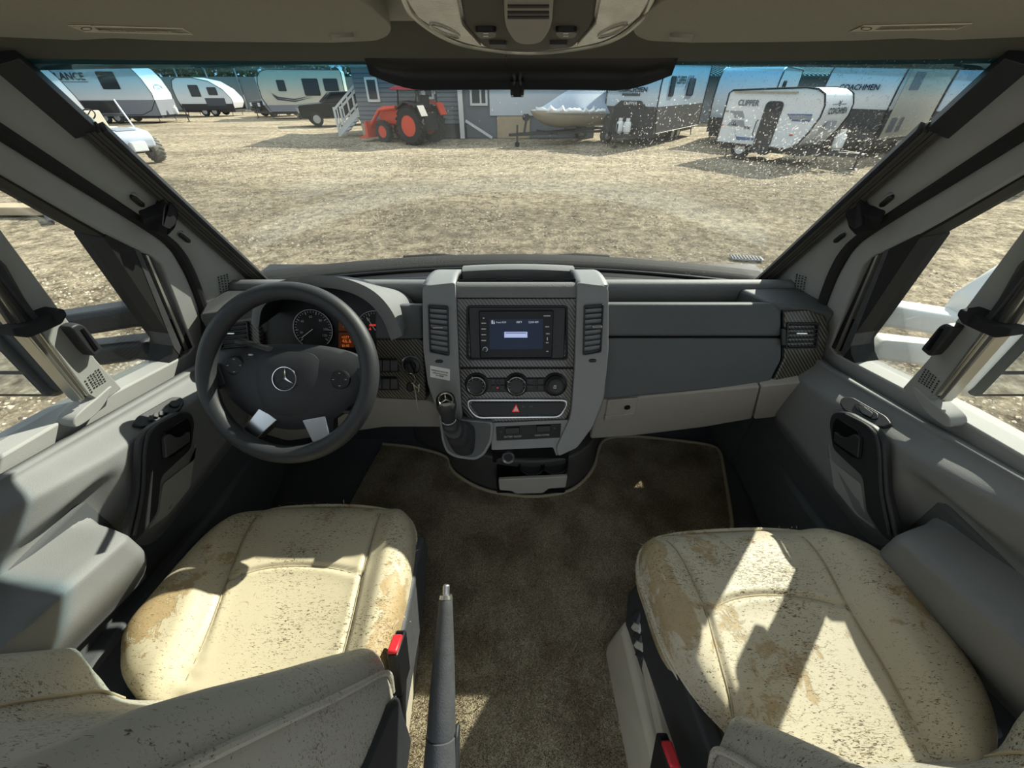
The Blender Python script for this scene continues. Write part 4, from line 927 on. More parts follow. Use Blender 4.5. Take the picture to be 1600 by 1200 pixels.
# ================================================================ seats
def interp(poly, y):
    ys = np.array([p[1] for p in poly]); xs = np.array([p[0] for p in poly]); o = np.argsort(ys); return np.interp(y, ys[o], xs[o])
def segdist(Q, A, Bp):
    d = Bp-A; t = np.clip(((Q-A)@d)/max(1e-12, d@d), 0, 1); return np.linalg.norm(Q-(A+t[:, None]*d), axis=1)
def polydist(Q, pl, closed=False):
    D_ = np.full(len(Q), 9.); m = len(pl)
    for i in range(m if closed else m-1): D_ = np.minimum(D_, segdist(Q, pl[i], pl[(i+1) % m]))
    return D_
def cushion(name, opx, ze, zt, seamL, seamR, cross, mt, parent, wearfn, sd=1):
    ol = cr([atZ(x, y, ze) for x, y in opx], 8, True); o2 = np.array([(p.x, p.y) for p in ol]); c = o2.mean(0)
    toP = lambda s_, k=6: np.array([(p.x, p.y) for p in cr([atZ(x, y, zt) for x, y in s_], k)])
    sl, sr_, sx = toP(seamL), toP(seamR), toP(cross); m = len(o2); R_ = 64
    fs_ = np.linspace(1, .004, R_); Q = np.concatenate([c+(o2-c)*f for f in fs_])
    d = polydist(Q, o2, True); z = np.full(len(Q), zt)
    xl = interp(sl, Q[:, 1]); xr = interp(sr_, Q[:, 1])
    ob = np.maximum(xl-Q[:, 0], Q[:, 0]-xr); bol = np.clip(ob/.05, 0, 1); bol = bol*bol*(3-2*bol)
    z = z+.020*bol-.010*np.exp(-((Q[:, 0]-(xl+xr)/2)/.14)**2)*(1-bol)
    Rr = .055; q = np.clip(d/Rr, 0, 1); z -= (zt-ze)*(1-np.sqrt(np.clip(1-(1-q)**2, 0, 1)))
    yf = Q[:, 1].max(); z += -.02*np.clip((Q[:, 1]-(yf-.14))/.14, 0, 1)**2
    z0 = z.copy()
    for s_, dp in ((sl, .006), (sr_, .006), (sx, .005)):
        dd = polydist(Q, s_); z += .003*np.exp(-(dd/.018)**2)-dp*1.3*np.exp(-(dd/.0055)**2)
    verts = [(x, y, ze-.085) for x, y in c+(o2-c)*.97]+[(x, y, ze-.05) for x, y in c+(o2-c)*1.0]+[(x, y, ze-.012) for x, y in c+(o2-c)*1.008]
    verts += [(a[0], a[1], b) for a, b in zip(Q, z)]; faces = []
    nr = R_+3
    for i in range(nr-1):
        for j in range(m): faces.append((i*m+j, i*m+(j+1) % m, (i+1)*m+(j+1) % m, (i+1)*m+j))
    faces.append(tuple(range(m))); faces.append(tuple(range((nr-1)*m, nr*m)))
    me = bpy.data.meshes.new(name); me.from_pydata(verts, [], faces)
    for p in me.polygons: p.use_smooth = True
    at = me.attributes.new('wear', 'FLOAT', 'POINT'); va = np.array(verts)
    at.data.foreach_set('value', np.clip(wearfn(va, interp(sl, va[:, 1]), interp(sr_, va[:, 1])), -1, 1.5).astype(np.float32))
    bm = bmesh.new(); bm.from_mesh(me); bmesh.ops.recalc_face_normals(bm, faces=bm.faces); bm.to_mesh(me); bm.free()
    cu = link(name, me, mt, parent)
    tube('piping', [V((x, y, ze-.013)) for x, y in list(c+(o2-c)*1.006)+[(c+(o2-c)*1.006)[0]]], .0042, mt, cu, 8)
    tube('piping', [V((x, y, ze-.030)) for x, y in list(c+(o2-c)*1.004)+[(c+(o2-c)*1.004)[0]]], .0028, mt, cu, 8)
    for nm, s_ in (('seam', sl), ('seam', sr_), ('seam', sx)):
        keep = [(x, y) for x, y in s_]
        zz = []
        for x, y in keep:
            i = np.argmin((Q[:, 0]-x)**2+(Q[:, 1]-y)**2); zz.append(z0[i]-.0035)
        tube(nm, [V((x, y, h)) for (x, y), h in zip(keep, zz)], .0016, M['binding'], cu, 6)
    # frayed threads along the edge
    th_ = []; random.seed(int(sd*10))
    for k in range(170):
        i = random.randrange(m); x, y = (c+(o2-c)*1.008)[i]; a = V((x, y, ze-.012+random.uniform(-.02, .012))); out = V((x-c[0], y-c[1], 0)).normalized()
        e = a+out*random.uniform(.002, .006)+V((random.uniform(-.004, .004), random.uniform(-.004, .004), random.uniform(-.003, .004)))
        th_.append(tube_vf([a, a.lerp(e, .5)+V((0, 0, .002)), e], [.0007, .0006, .0003], 4))
    vs, fs = join_vf(th_); o = mk('frayed_thread', vs, fs, mt, cu); o['kind'] = 'stuff'
    return cu
def gauss(v, a, w_): return np.exp(-((v-a)/w_)**2)
S1 = empty('driver_seat', (-.463, .2, FZ), 'cracked cream leather driver seat behind the steering wheel', 'seat', 'cab seats')
d_op = [(388, 806), (430, 791), (500, 786), (570, 788), (622, 799), (643, 818), (648, 862), (640, 920), (624, 990), (605, 1075), (560, 1150), (300, 1150), (215, 1085), (203, 1035), (212, 990), (255, 935), (310, 870), (350, 830)]
def wear1(v, xl, xr):
    l = np.clip((xl-v[:, 0])/.07, 0, 1); r = np.clip((v[:, 0]-xr)/.06, 0, 1); mid = gauss(v[:, 0], -.46, .09)*gauss(v[:, 1], .25, .06)
    return -.35+.95*l*gauss(v[:, 1], .30, .10)+.75*r*gauss(v[:, 1], .30, .13)+.15*mid+.25*r
cushion('cushion', d_op, .375, .415, [(398, 798), (378, 838), (352, 905), (320, 990), (272, 1096), (255, 1140)], [(592, 792), (580, 840), (564, 897), (546, 975), (527, 1048), (515, 1110)],
        [(354, 905), (400, 887), (450, 880), (510, 883), (563, 896)], M['leather1'], S1, wear1, 1)
S2 = empty('passenger_seat', (.49, .1, FZ), 'peeling cream leather passenger seat with sunlit wedge beside the right door', 'seat', 'cab seats')
p_op = [(1003, 862), (1018, 843), (1050, 832), (1120, 825), (1200, 823), (1270, 830), (1330, 852), (1380, 890), (1430, 955), (1490, 1040), (1526, 1110), (1535, 1180), (1500, 1260), (1240, 1280), (1150, 1150), (1095, 1090), (1045, 1010), (1015, 930), (1002, 890)]
def wear2(v, xl, xr):
    l = np.clip((xl-v[:, 0])/.05, 0, 1); r = np.clip((v[:, 0]-xr)/.06, 0, 1); f = np.clip((v[:, 1]-.40)/.08, 0, 1)
    return -.35+.95*l*np.clip((v[:, 1]-.12)/.15, 0, 1)+.7*r*gauss(v[:, 1], .30, .10)+.55*f*(1-l)*(1-r)
cushion('cushion', p_op, .445, .485, [(1046, 834), (1062, 858), (1082, 898), (1106, 956), (1132, 1046), (1168, 1150), (1185, 1210)], [(1262, 830), (1290, 872), (1330, 948), (1398, 1060), (1462, 1190), (1480, 1230)],
        [(1106, 953), (1150, 932), (1200, 925), (1262, 930), (1328, 947)], M['leather2'], S2, wear2, 2)
def backrest(parent, O, half, rec, mt, yaw=0, hmax=.66):
    rec = math.radians(rec); up = V((0, -math.sin(rec), math.cos(rec))); fw = V((0, math.cos(rec), math.sin(rec))); lx = V((1, 0, 0))
    rz = Matrix.Rotation(yaw, 3, 'Z'); up, fw, lx = rz@up, rz@fw, rz@lx; O = V(O)
    prof = [(-1.0, -.10), (-1.03, -.05), (-1.02, .0), (-.98, .045), (-.90, .072), (-.80, .074), (-.70, .055), (-.60, .028), (-.50, .010), (-.35, .002), (0, .0)]
    prof = prof+[(-a, b) for a, b in prof[-2::-1]]+[(.8, -.13), (0, -.14), (-.8, -.13)]
    pc = cr([V((a, b, 0)) for a, b in prof], 3, True)
    hs = [-.03, 0, .02, .05, .09, .14, .20, .26, .32, .38, .44, .5, .55, .6, .63, .65]; rows = []
    for h in hs:
        w_ = half*(1-.10*max(0, (h-.3)/.35)); e = 1.0
        lum = .025*math.exp(-((h-.17)/.10)**2)
        bs = sm(h, -.03, .05)*(1-.4*sm(h, .4, .65))
        if h > .55: e = math.sqrt(max(.02, 1-((h-.55)/.103)**2))
        if h < .05: e = .55+.45*math.sqrt(max(0, 1-((.05-h)/.09)**2))
        rows.append([O+up*h+lx*p.x*w_*(.93+.07*e)+fw*((p.y*(bs if p.y > 0 else 1)*e)+lum*(p.y > -.02)*max(0, 1-abs(p.x)*1.2)) for p in pc])
    bk = grid('backrest', rows, mt, parent, closed=True, cap=True, smooth=70)
    me = bk.data; at = me.attributes.new('wear', 'FLOAT', 'POINT'); at.data.foreach_set('value', np.full(len(me.vertices), -.1, np.float32))
    def pt(u_, f_, h): 
        w_ = half*(1-.10*max(0, (h-.3)/.35)); return O+up*h+lx*u_*w_+fw*f_
    for sg in (-1, 1):
        tube('piping', cr([pt(sg*.985, .046*sm(h, -.03, .05)*(1-.4*sm(h, .4, .65))+.001, h) for h in (.0, .03, .08, .16, .26, .36, .46, .55)], 4), .004, mt, bk, 8)
        tube('seam', cr([pt(sg*.56, .022*sm(h, -.03, .05)*(1-.4*sm(h, .4, .65))+.025*math.exp(-((h-.17)/.10)**2)*.33, h) for h in (.0, .05, .1, .16, .22, .3, .4, .5)], 4), .002, M['binding'], bk, 6)
    return pt
pt1 = backrest(S1, (-.450, .165, .448), .268, 22, M['leatherback'])
pt2 = backrest(S2, (.490, .085, .50), .238, 22, M['leatherback'], math.radians(3))
# recliner covers, seat shells, pedestals, buckles
def side_cover(parent, pt, sg, yo=0):
    P = [pt(sg*.97, f, h) for f, h in ((-.015, -.02), (.012, .02), (.010, .06), (-.02, .13), (-.055, .22), (-.10, .30), (-.14, .30), (-.15, -.08), (-.06, -.10))]
    prism('recliner_cover', P, V((sg*.022, 0, 0)), M['dark'], parent, bevel=.007, segs=3)
side_cover(S1, pt1, 1); side_cover(S1, pt1, -1); side_cover(S2, pt2, -1); side_cover(S2, pt2, 1)
def shell(parent, x0, x1, y0, y1, z0, z1, sgn):
    box('seat_frame', (x0+.02, y0, z0), (x1-.02, y1-.04, z1), M['dark'], parent, bevel=.015, segs=3)
shell(S1, -.69, -.225, -.05, .52, .24, .30, 1); shell(S2, .275, .70, -.12, .42, .28, .365, 1)
prism('side_valance', [(-.228, .50, .36), (-.228, .44, .375), (-.228, .10, .375), (-.228, -.10, .36), (-.228, -.10, .22), (-.228, .38, .23), (-.228, .50, .30)], (.022, 0, 0), M['basegrey'], S1, bevel=.008, segs=3)
a = atZ(985, 893, .43)
prism('side_valance', [(.262, .375, .43), (.268, .30, .435), (.30, .0, .43), (.31, -.12, .42), (.31, -.12, .24), (.25, .34, .24), (.248, .38, .33)], (.03, 0, 0), M['dark'], S2, bevel=.008, segs=3)
prism('pedestal', [(-.70, .34, FZ), (-.225, .36, FZ), (-.205, .0, FZ), (-.205, -.3, FZ), (-.70, -.3, FZ)], (0, 0, .14), M['beige'], S1, bevel=.012, segs=3)
prism('pedestal', [(.70, .36, FZ), (.232, .355, FZ), (.222, .33, FZ), (.245, -.3, FZ), (.70, -.3, FZ)], (.018, 0, .145), M['beige'], S2, bevel=.012, segs=3)
prism('pedestal_cap', [(.262, .34, .268), (.275, .335, .268), (.30, -.3, .268), (.262, -.3, .268)], (.0, 0, .035), M['beige'], S2, bevel=.004)
random.seed(9)
for k in range(5):
    y = .33-.012*k; z = .33-.012*k; x = .243+.002*k
    prism('torn_flap', [(x, y, z), (x+.012, y+.012, z+.02), (x+.018, y+.004, z+.035+.008*random.random()), (x+.008, y-.012, z+.015)], (.004, -.004, -.002), M['leatherback'] if k % 2 else M['dark'], S2)
def buckle(parent, c, ax, r=1):
    ax = V(ax).normalized(); u, v, n = frame_of(ax, (0, 1, 0)); c = V(c)
    b = prism('buckle', [c+u*a*.5*.019+v*b_*.5*.052 for a, b_ in ((-1, -1), (1, -1), (1, 1), (-1, 1))], -ax*.085, M['black'], parent, bevel=.004, segs=3)
    prism('release_button', [c+ax*.0+u*a*.5*.017+v*(b_*.5*.034-.008) for a, b_ in ((-1, -1), (1, -1), (1, 1), (-1, 1))], ax*.008, M['red'], b, bevel=.003)
    prism('tongue_slot', [c+u*a*.5*.012+v*(b_*.5*.004+.017) for a, b_ in ((-1, -1), (1, -1), (1, 1), (-1, 1))], ax*.0012, M['gloss'], b)
    tube('buckle_stem', [c-ax*.08, c-ax*.11+V((0, -.01, 0)), c-ax*.17+V((0, -.03, 0))], [.010, .008, .008], M['rubber'], parent, 10, flat=.5)
buckle(S1, CAM+ray(620, 1003)*.655, (-.03, .42, .9)); buckle(S2, CAM+ray(1044, 1172)*.60, (.05, .40, .9))
# ================================================================ handbrake
HB_ = empty('handbrake_lever', (-.13, .1, FZ), 'black handbrake lever raised beside the driver seat', 'handbrake')
p0 = CAM+ray(685, 1260)*.66; p1 = CAM+ray(697, 925)*.757; dv = (p1-p0)
tube('grip', [p0+dv*t for t in (.30, .32, .5, .7, .9, .97, .985)], [.0245, .026, .0235, .0195, .0145, .013, .010], M['basegrey'], HB_, 24)
tube('sleeve', [p0+dv*t for t in (-.25, .0, .2, .295, .30)], [.032, .031, .0285, .0265, .023], M['basegrey'], HB_, 24)
tube('button', [p0+dv*t for t in (.97, 1.0, 1.035, 1.04)], [.0068, .0068, .0068, .005], M['satin'], HB_, 16)
tube('button_collar', [p0+dv*t for t in (.965, .985)], [.0135, .0118], M['rail'], HB_, 20)
prism('mount', [(-.165, -.15, FZ), (-.10, -.15, FZ), (-.10, .12, FZ), (-.165, .12, FZ)], (0, 0, .07), M['dark'], HB_, bevel=.01)
prism('side_plate', [p0+dv*t+V((.025, 0, 0))+V((0, -.01, .012))*k for t, k in ((-.2, -2.5), (.30, -2.0), (.34, -.5), (.30, .3), (-.2, .3))], (.006, 0, 0), M['dark'], HB_, bevel=.002)
# ================================================================ sun visors and overhead console
PV = Plane((0, .68, 1.248), (0, .07, 1.0)); OC = Plane((0, .70, 1.237), (0, .10, 1.0))
for s in (-1, 1):
    vz = empty('sun_visor', (s*.4, .6, 1.25), 'beige padded sun visor above the %s' % ('steering wheel' if s < 0 else 'passenger seat'), 'sun visor', 'sun visors')
    P = [(1075, -22), (1020, 12), (987, 42), (992, 56), (1012, 64), (1080, 67), (1200, 66), (1330, 64), (1420, 60), (1480, 63), (1600, 58), (1700, 52), (1700, -22)]
    slab('visor_body', rnd(P, [4, 6, 12, 8, 8, 4, 0, 0, 4, 4, 0, 6, 6]), PV, .0, .016, M['cloth'], vz, s, bevel=.007, segs=4)
    slab('hinge_clip', rnd([(1046, 58), (1082, 60), (1080, 64), (1050, 64)], 1), PV, .004, .004, M['lower'], vz, s, bevel=.001)
    # warning label, printed frame and text
    px0, px1, t_ = (105, 300, 1) if s < 0 else (1326, 1520, -1)
    if s < 0: q = [(106, 40.5), (142, 40.8), (160, 50), (133, 50.5)]; fo_ = [(106, 40.5), (286, 45), (302, 54.8), (133, 50.5)]; bl_ = ((158, 49), (288, 51.2))
    else: q = [(1327, 49.8), (1348, 41), (1377, 41), (1362, 49.5)]; fo_ = [(1327, 49.8), (1348, 41), (1519, 37.4), (1495, 46.5)]; bl_ = ((1372, 47.6), (1496, 44.2))
    lb = slab('label_icon_field', q, PV, .0012, -.0004, M['cream'], vz)
    fc = (sum(p[0] for p in fo_)/4, sum(p[1] for p in fo_)/4)
    ring('label_frame', fo_, [(fc[0]+(x-fc[0])*.975, fc[1]+(y-fc[1])*.82) for x, y in fo_], PV, .0012, -.0004, M['cream'], vz)
    cc = (sum(p[0] for p in q)/4, sum(p[1] for p in q)/4)
    slab('label_icon', circ(cc[0], cc[1], 9, 16, 2.6), PV, .0017, -.0011, M['headliner'], lb)
    slab('label_icon_middle', circ(cc[0], cc[1], 6.5, 16, 1.6), PV, .002, -.0016, M['cream'], lb)
    a = PV.hit(*bl_[0], .0012); b = PV.hit(*bl_[1], .0012)
    text_uv('label_text', 'AIR BAG WARNING', a, b-a, V((0, -1, .07)), -V((0, 0, 1)), (b-a).length*.93, M['cream'], vz, hs=1.55, bold=.0004, th=.0006)
OV = empty('overhead_console', (.015, .6, 1.24), 'overhead reading lamp console with clear ribbed lenses at the windscreen header', 'console')
ol = [(622, -40), (632, 0), (648, 26), (690, 56), (740, 73), (825, 82), (912, 74), (965, 58), (1003, 28), (1018, 0), (1026, -40)]
oc = cr([V((x, y, 0)) for x, y in ol], 5); oc = [(p.x, p.y) for p in oc]
slab('housing', oc, OC, -.004, .05, M['lens'], OV, bevel=.008, segs=4)
rim = [OC.hit(x, y, -.008) for x, y in oc]; tube('rim', rim, .003, M['rail'], OV, 8)
cpn = rnd([(716, -40), (719, 0), (727, 40), (757, 76), (826, 82), (896, 75), (926, 40), (933, 0), (936, -40)], 8, 4)
slab('centre_panel', cpn, OC, .001, .02, M['headliner'], OV, bevel=.003)
for P in ([(628, -38), (636, 0), (652, 26), (690, 53), (738, 70), (753, 74), (722, 40), (714, 0), (711, -38)], [(1021, -38), (1014, 0), (1000, 26), (962, 54), (914, 71), (900, 73), (930, 40), (938, 0), (941, -38)]):
    slab('lens', rnd(P, 4), OC, .003, .01, M['lens'], OV, bevel=.003)
for x in (695, 957):
    e = [OC.hit(x+22*math.cos(t)+(8 if x < 800 else -8)*math.sin(t), 49+8*math.sin(t)+(7 if x < 800 else -7)*math.cos(t), .004) for t in [2*math.pi*i/28 for i in range(29)]]
    tube('lens_spot', e, .0008, M['rail'], OV, 6)
cv = slab('centre_cover', rnd([(786, -40), (787, 0), (789, 45), (803, 68), (825, 71), (848, 68), (862, 45), (865, 0), (866, -40)], 10, 5), OC, .008, .0, M['lower'], OV, bevel=.005, segs=3)
for y in (11.5, 21.5, 28.5): slab('cover_slot', rect(793, y-1.6, 858, y+1.4), OC, .0092, -.007, M['ink'], cv)
for x, sg in ((759, 1), (884, -1)):
    b = slab('lamp_switch', rnd([(x-17, 52), (x-14, 50), (x+14, 50), (x+18, 53), (x+14, 60), (x-10, 61)], 4), OC, .006, -.0, M['black'], OV, bevel=.002)
    for dy in (0, 4): slab('switch_symbol', rect(x-4, 52.5+dy, x+4, 53.6+dy), OC, .0066, -.0055, M['dialmark'], b)
for x in (778, 872): slab('push_button', rnd([(x-14, 69.5), (x+12, 69.5), (x+15, 73), (x+10, 76), (x-10, 76)], 2), OC, .005, -.0, M['dark'], OV, bevel=.002)
# ================================================================ door mirrors, cowl and wipers outside the glass
for s in (-1, 1):
    mrr = empty('door_mirror', (s*.92, .92, .60), '%s towing mirror on two arms outside the %s door window' % (('dark grey', 'driver') if s < 0 else ('sunlit white', 'passenger')), 'mirror', 'door mirrors')
    mm = M['dark'] if s < 0 else M['paper']
    pY = planeY(.95)
    base = [(1329, 466), (1364, 464), (1366, 556), (1330, 548)]
    prism('mirror_base', mir([atY(x, y, .93) for x, y in base], s), (0, .06, 0), mm, mrr, bevel=.012, segs=3)
    for A, Bq in (((1355, 484), (1540, 512)), ((1355, 539), (1500, 556))):
        a = atY(*A, .96); b = atY(*Bq, .93); bar('arm', a, b, .07, .062, mm, mrr, s=s, bevel=.014, segs=3)
    hp = [(1.33, .70), (1.33, .80), (1.34, .88), (1.38, .91)] if s < 0 else [(1.20, .70), (1.20, .76), (1.26, .84), (1.34, .90)]
    hp = hp+[(1.62, .91), (1.62, .46), (1.37, .455), (1.33, .50), (1.32, .64)]
    prism('mirror_housing', [(x*s, .885, z) for x, z in hp], (0, .10, 0), mm, mrr, bevel=.02, segs=4)
    prism('mirror_bezel', [(x*s, .868, z) for x, z in ((1.355, .475), (1.60, .475), (1.60, .885), (1.355, .885))], (0, .03, 0), M['dark'], mrr, bevel=.012, segs=3)
    prism('mirror_glass', [(x*s, .866, z) for x, z in ((1.37, .575), (1.59, .575), (1.59, .872), (1.37, .872))], (0, .004, 0), M['mirrorglass'], mrr)
    prism('wide_angle_glass', [(x*s, .866, z) for x, z in ((1.37, .492), (1.59, .492), (1.59, .562), (1.37, .562))], (0, .004, 0), M['mirrorglass'], mrr)
rows = []
for i in range(31):
    u_ = -1+2*i/30; b = WB(u_); rows.append([b+V((0, -.005, -.012)), b+V((0, .03, .004)), b+V((0, .075, .006)), b+V((0, .15, -.02)), b+V((0, .22, -.10)), b+V((0, .2, -.3))])
cw = grid('cowl_panel', rows, M['rubber'], None, solid=.01); tag(cw, 'black plastic cowl strip below the outside of the windscreen', 'cowl')
for x0, x1, sd_ in ((548, 735, -1), (868, 1062, 1)):
    wp = empty('windscreen_wiper', atY((x0+x1)/2, 409, 1.36), 'black wiper lying at the foot of the windscreen on the %s' % ('driver side' if sd_ < 0 else 'passenger side'), 'wiper', 'windscreen wipers')
    A = [atY(x0+(x1-x0)*k/8, 413-5*math.sin(math.pi*k/8)-(5*k/8 if sd_ < 0 else 5-5*k/8), 1.345-.00*k) for k in range(9)]
    tube('wiper_blade', A, .006, M['rubber'], wp, 8); m_ = (A[3]+A[4])/2
    tube('wiper_arm', [m_+V((0, .01, .006)), m_+V((.12*-sd_, .02, .008)), m_+V((.30*-sd_, .02, -.01))], [.006, .008, .011], M['rubber'], wp, 8)
# ================================================================ the yard outside
def terrain():
    xs = np.concatenate([np.linspace(-95, -16, 20), np.linspace(-15, 15, 61), np.linspace(16, 80, 17)]); ys = np.concatenate([np.linspace(-25, 0, 8), np.linspace(1, 26, 60), np.linspace(28, 95, 18)])
    rg = np.random.default_rng(2); rows = []
    for y in ys:
        r = []
        for x in xs:
            h = .02*math.sin(x*1.1+y*.4)+.015*math.sin(y*1.7-x*.6)+rg.normal(0, .006)
            near = 1 if (abs(x) > 2.5 or y > 4) else 0
            r.append(V((x, y, GZ-.03+h*near)))
        rows.append(r)
    o = grid('ground', rows, M['gravel'], smooth=80); tag(o, kind='structure'); return o
terrain()
def stones(n=70000):
    rg = np.random.default_rng(8)
    y = 1.9+20*rg.random(n)**1.5; x = (rg.random(n)*2-1)*(y*.62+2.0)
    k = n//4; x[:k] = np.where(rg.random(k) < .5, -1, 1)*rg.uniform(1.3, 7.5, k); y[:k] = rg.uniform(.2, 5.5, k)
    r = rg.uniform(.008, .024, n)*(1+.5*(rg.random(n) < .12)); r *= .8+y*.03
    base = np.array([(1, 0, 0), (0, 1, 0), (-1, 0, 0), (0, -1, 0), (0, 0, .75), (.6, .6, .1)]); th = rg.uniform(0, 6.283, n); c, s_ = np.cos(th), np.sin(th)
    j = rg.uniform(.7, 1.3, (n, 5, 3)); b = base[None, :5]*j*r[:, None, None]
    v = np.empty((n, 5, 3)); v[..., 0] = b[..., 0]*c[:, None]-b[..., 1]*s_[:, None]+x[:, None]; v[..., 1] = b[..., 0]*s_[:, None]+b[..., 1]*c[:, None]+y[:, None]
    hh_ = .02*np.sin(x*1.1+y*.4)+.015*np.sin(y*1.7-x*.6); near = (np.abs(x) > 2.5) | (y > 4)
    v[..., 2] = b[..., 2]+(GZ-.034+hh_*near)[:, None]
    f = np.array([(0, 1, 4), (1, 2, 4), (2, 3, 4), (3, 0, 4)]); idx = (f[None]+(np.arange(n)*5)[:, None, None]).reshape(-1)
    me = bpy.data.meshes.new('gravel_stones'); me.vertices.add(n*5); me.vertices.foreach_set('co', v.reshape(-1)); me.loops.add(n*12); me.loops.foreach_set('vertex_index', idx)
    me.polygons.add(n*4); me.polygons.foreach_set('loop_start', np.arange(n*4)*3); me.update()
    o = link('gravel_stones', me, M['stone']); tag(o, 'loose pale and dark pebbles strewn over the sandy yard', 'gravel', kind='stuff')
stones()
X = {}
X['white'] = mat('trailer_white', (.66, .68, .70), .35, var=.05, vscale=3)
X['silverw'] = mat('trailer_silver', (.50, .53, .56), .35, var=.06, vscale=3)
X['blue'] = mat('trailer_pale_blue', (.46, .53, .60), .35, var=.06, vscale=3)
X['beige'] = mat('trailer_beige', (.52, .50, .42), .4, var=.08, vscale=3)
X['skirt'] = mat('trailer_dark_skirt', (.045, .046, .048), .7, var=.35, vscale=9)
X['greyskirt'] = mat('trailer_grey_skirt', (.20, .21, .24), .6, var=.1)
X['trimdark'] = mat('trailer_black_trim', (.02, .02, .022), .5)
X['pane'] = mat('dark_window', (.02, .022, .026), .08, var=.05)
X['tyre'] = mat('tyre', (.022, .022, .023), .85, var=.3, vscale=40)
X['mud'] = mat('dusty_tyre', (.16, .15, .135), .9, var=.4, vscale=30)
X['steel'] = mat('dark_steel', (.05, .05, .052), .5, metal=.4)
X['rim'] = mat('wheel_rim', (.45, .46, .47), .35, metal=.7)
X['decal'] = mat('dark_decal', (.055, .065, .085), .5, var=.02)
X['decal2'] = mat('grey_decal', (.25, .27, .30), .5, var=.02)
X['bluedecal'] = mat('blue_decal', (.10, .15, .32), .5, var=.02)
X['tank'] = mat('propane_white', (.72, .73, .72), .4)
X['black'] = mat('black_paint', (.010, .011, .013), .35, spec=.25)
X['tractor'] = mat('tractor_orange', (.60, .07, .03), .4, var=.1)
X['roofred'] = mat('tractor_red_roof', (.55, .05, .06), .5)
X['siding'] = mat('grey_siding', (.15, .165, .18), .7, var=.12, vscale=6)
X['wood'] = mat('tan_board', (.42, .33, .22), .8, var=.2, vscale=6)
X['whitewood'] = mat('white_painted_wood', (.62, .62, .60), .6, var=.08)
X['bluemetal'] = mat('blue_metal_roof', (.10, .30, .48), .45, var=.1)
X['greenmetal'] = mat('green_metal_roof', (.03, .09, .10), .5, var=.1)
X['fence'] = mat('grey_fence', (.20, .21, .205), .7, var=.1, vscale=3)
X['leaf'] = mat('tree_leaves', (.035, .075, .03), .8, var=.5, vscale=2)
X['bark'] = mat('bark', (.08, .06, .045), .9)
X['tarp'] = mat('grey_blue_boat_cover', (.28, .34, .42), .7, var=.1, vscale=6)
X['hull'] = mat('tan_hull', (.34, .30, .24), .5, var=.12, vscale=4)
X['cart'] = mat('cart_pale_blue', (.42, .47, .56), .35)
X['cartdark'] = mat('cart_grey', (.22, .23, .26), .6)
X['seatbeige'] = mat('cart_seat', (.48, .43, .33), .7)
def place(o, loc, rz): o.location = loc; o.rotation_euler = (0, 0, rz); o['_local'] = 1; return o
def root(name, loc, rz, label, cat, group=None):
    o = bpy.data.objects.new(name, None); COL.objects.link(o); o.empty_display_size = .3
    tag(o, label, cat, group); return place(o, loc, rz)
def wheel(parent, x, y, r, w_, tm=None, rm=None, name='wheel', lugs=0):
    c = V((x, y, r)); o = lathe(name, c-V((0, w_/2, 0)), (0, 1, 0), [(r*.55, 0), (r*.92, 0), (r, w_*.18), (r, w_*.82), (r*.92, w_), (r*.55, w_)], tm or X['tyre'], parent, 28, upv=(0, 0, 1))
    for sg in (0, 1):
        lathe('hub', c+V((0, (-w_/2 if sg == 0 else w_/2-.02), 0)), (0, 1, 0), [(0, 0), (r*.2, -.01 if sg == 0 else .03), (r*.3, .012), (r*.5, .004), (r*.58, 0), (r*.58, .02), (0, .02)], rm or X['rim'], o, 20)
    if lugs:
        L_ = []
        for k in range(lugs):
            t = 2*math.pi*k/lugs
            for sg in (-1, 1):
                a = c+V((math.cos(t)*r, sg*w_*.48, math.sin(t)*r)); t2 = t+.22; b = c+V((math.cos(t2)*r*1.03, sg*w_*.04, math.sin(t2)*r*1.03))
                d = (b-a).normalized(); n_ = V((math.cos(t), 0, math.sin(t))); e = d.cross(n_)*.03*r/.75
                L_.append(prism_vf([a-e-n_*.02, a+e-n_*.02, b+e-n_*.02, b-e-n_*.02], n_*.07*r/.75))
        vs, fs = join_vf(L_); mk('tread', vs, fs, tm or X['tyre'], o, smooth=0)
    return o
def tri_wheels(parent, xs, W, r=.34):
    for x in xs:
        for sg in (-1, 1): wheel(parent, x, sg*(W/2-.16), r, .22)
def local_text(s, x0, z, width, y, mt, parent, side, hs=1.0, bold=0, zn=None, th=.01):
    if side == 'side-': return text_uv('lettering', s, (x0, y, z), (1, 0, 0), (0, 0, 1), (0, -1, 0), width, mt, parent, hs, bold, th)
    if side == 'side+': return text_uv('lettering', s, (x0, y, z), (-1, 0, 0), (0, 0, 1), (0, 1, 0), width, mt, parent, hs, bold, th)
    return text_uv('lettering', s, (x0, y, z), (0, 1, 0), V((-.08, 0, 1)), (1, 0, .08), width, mt, parent, hs, bold, th)   # nose
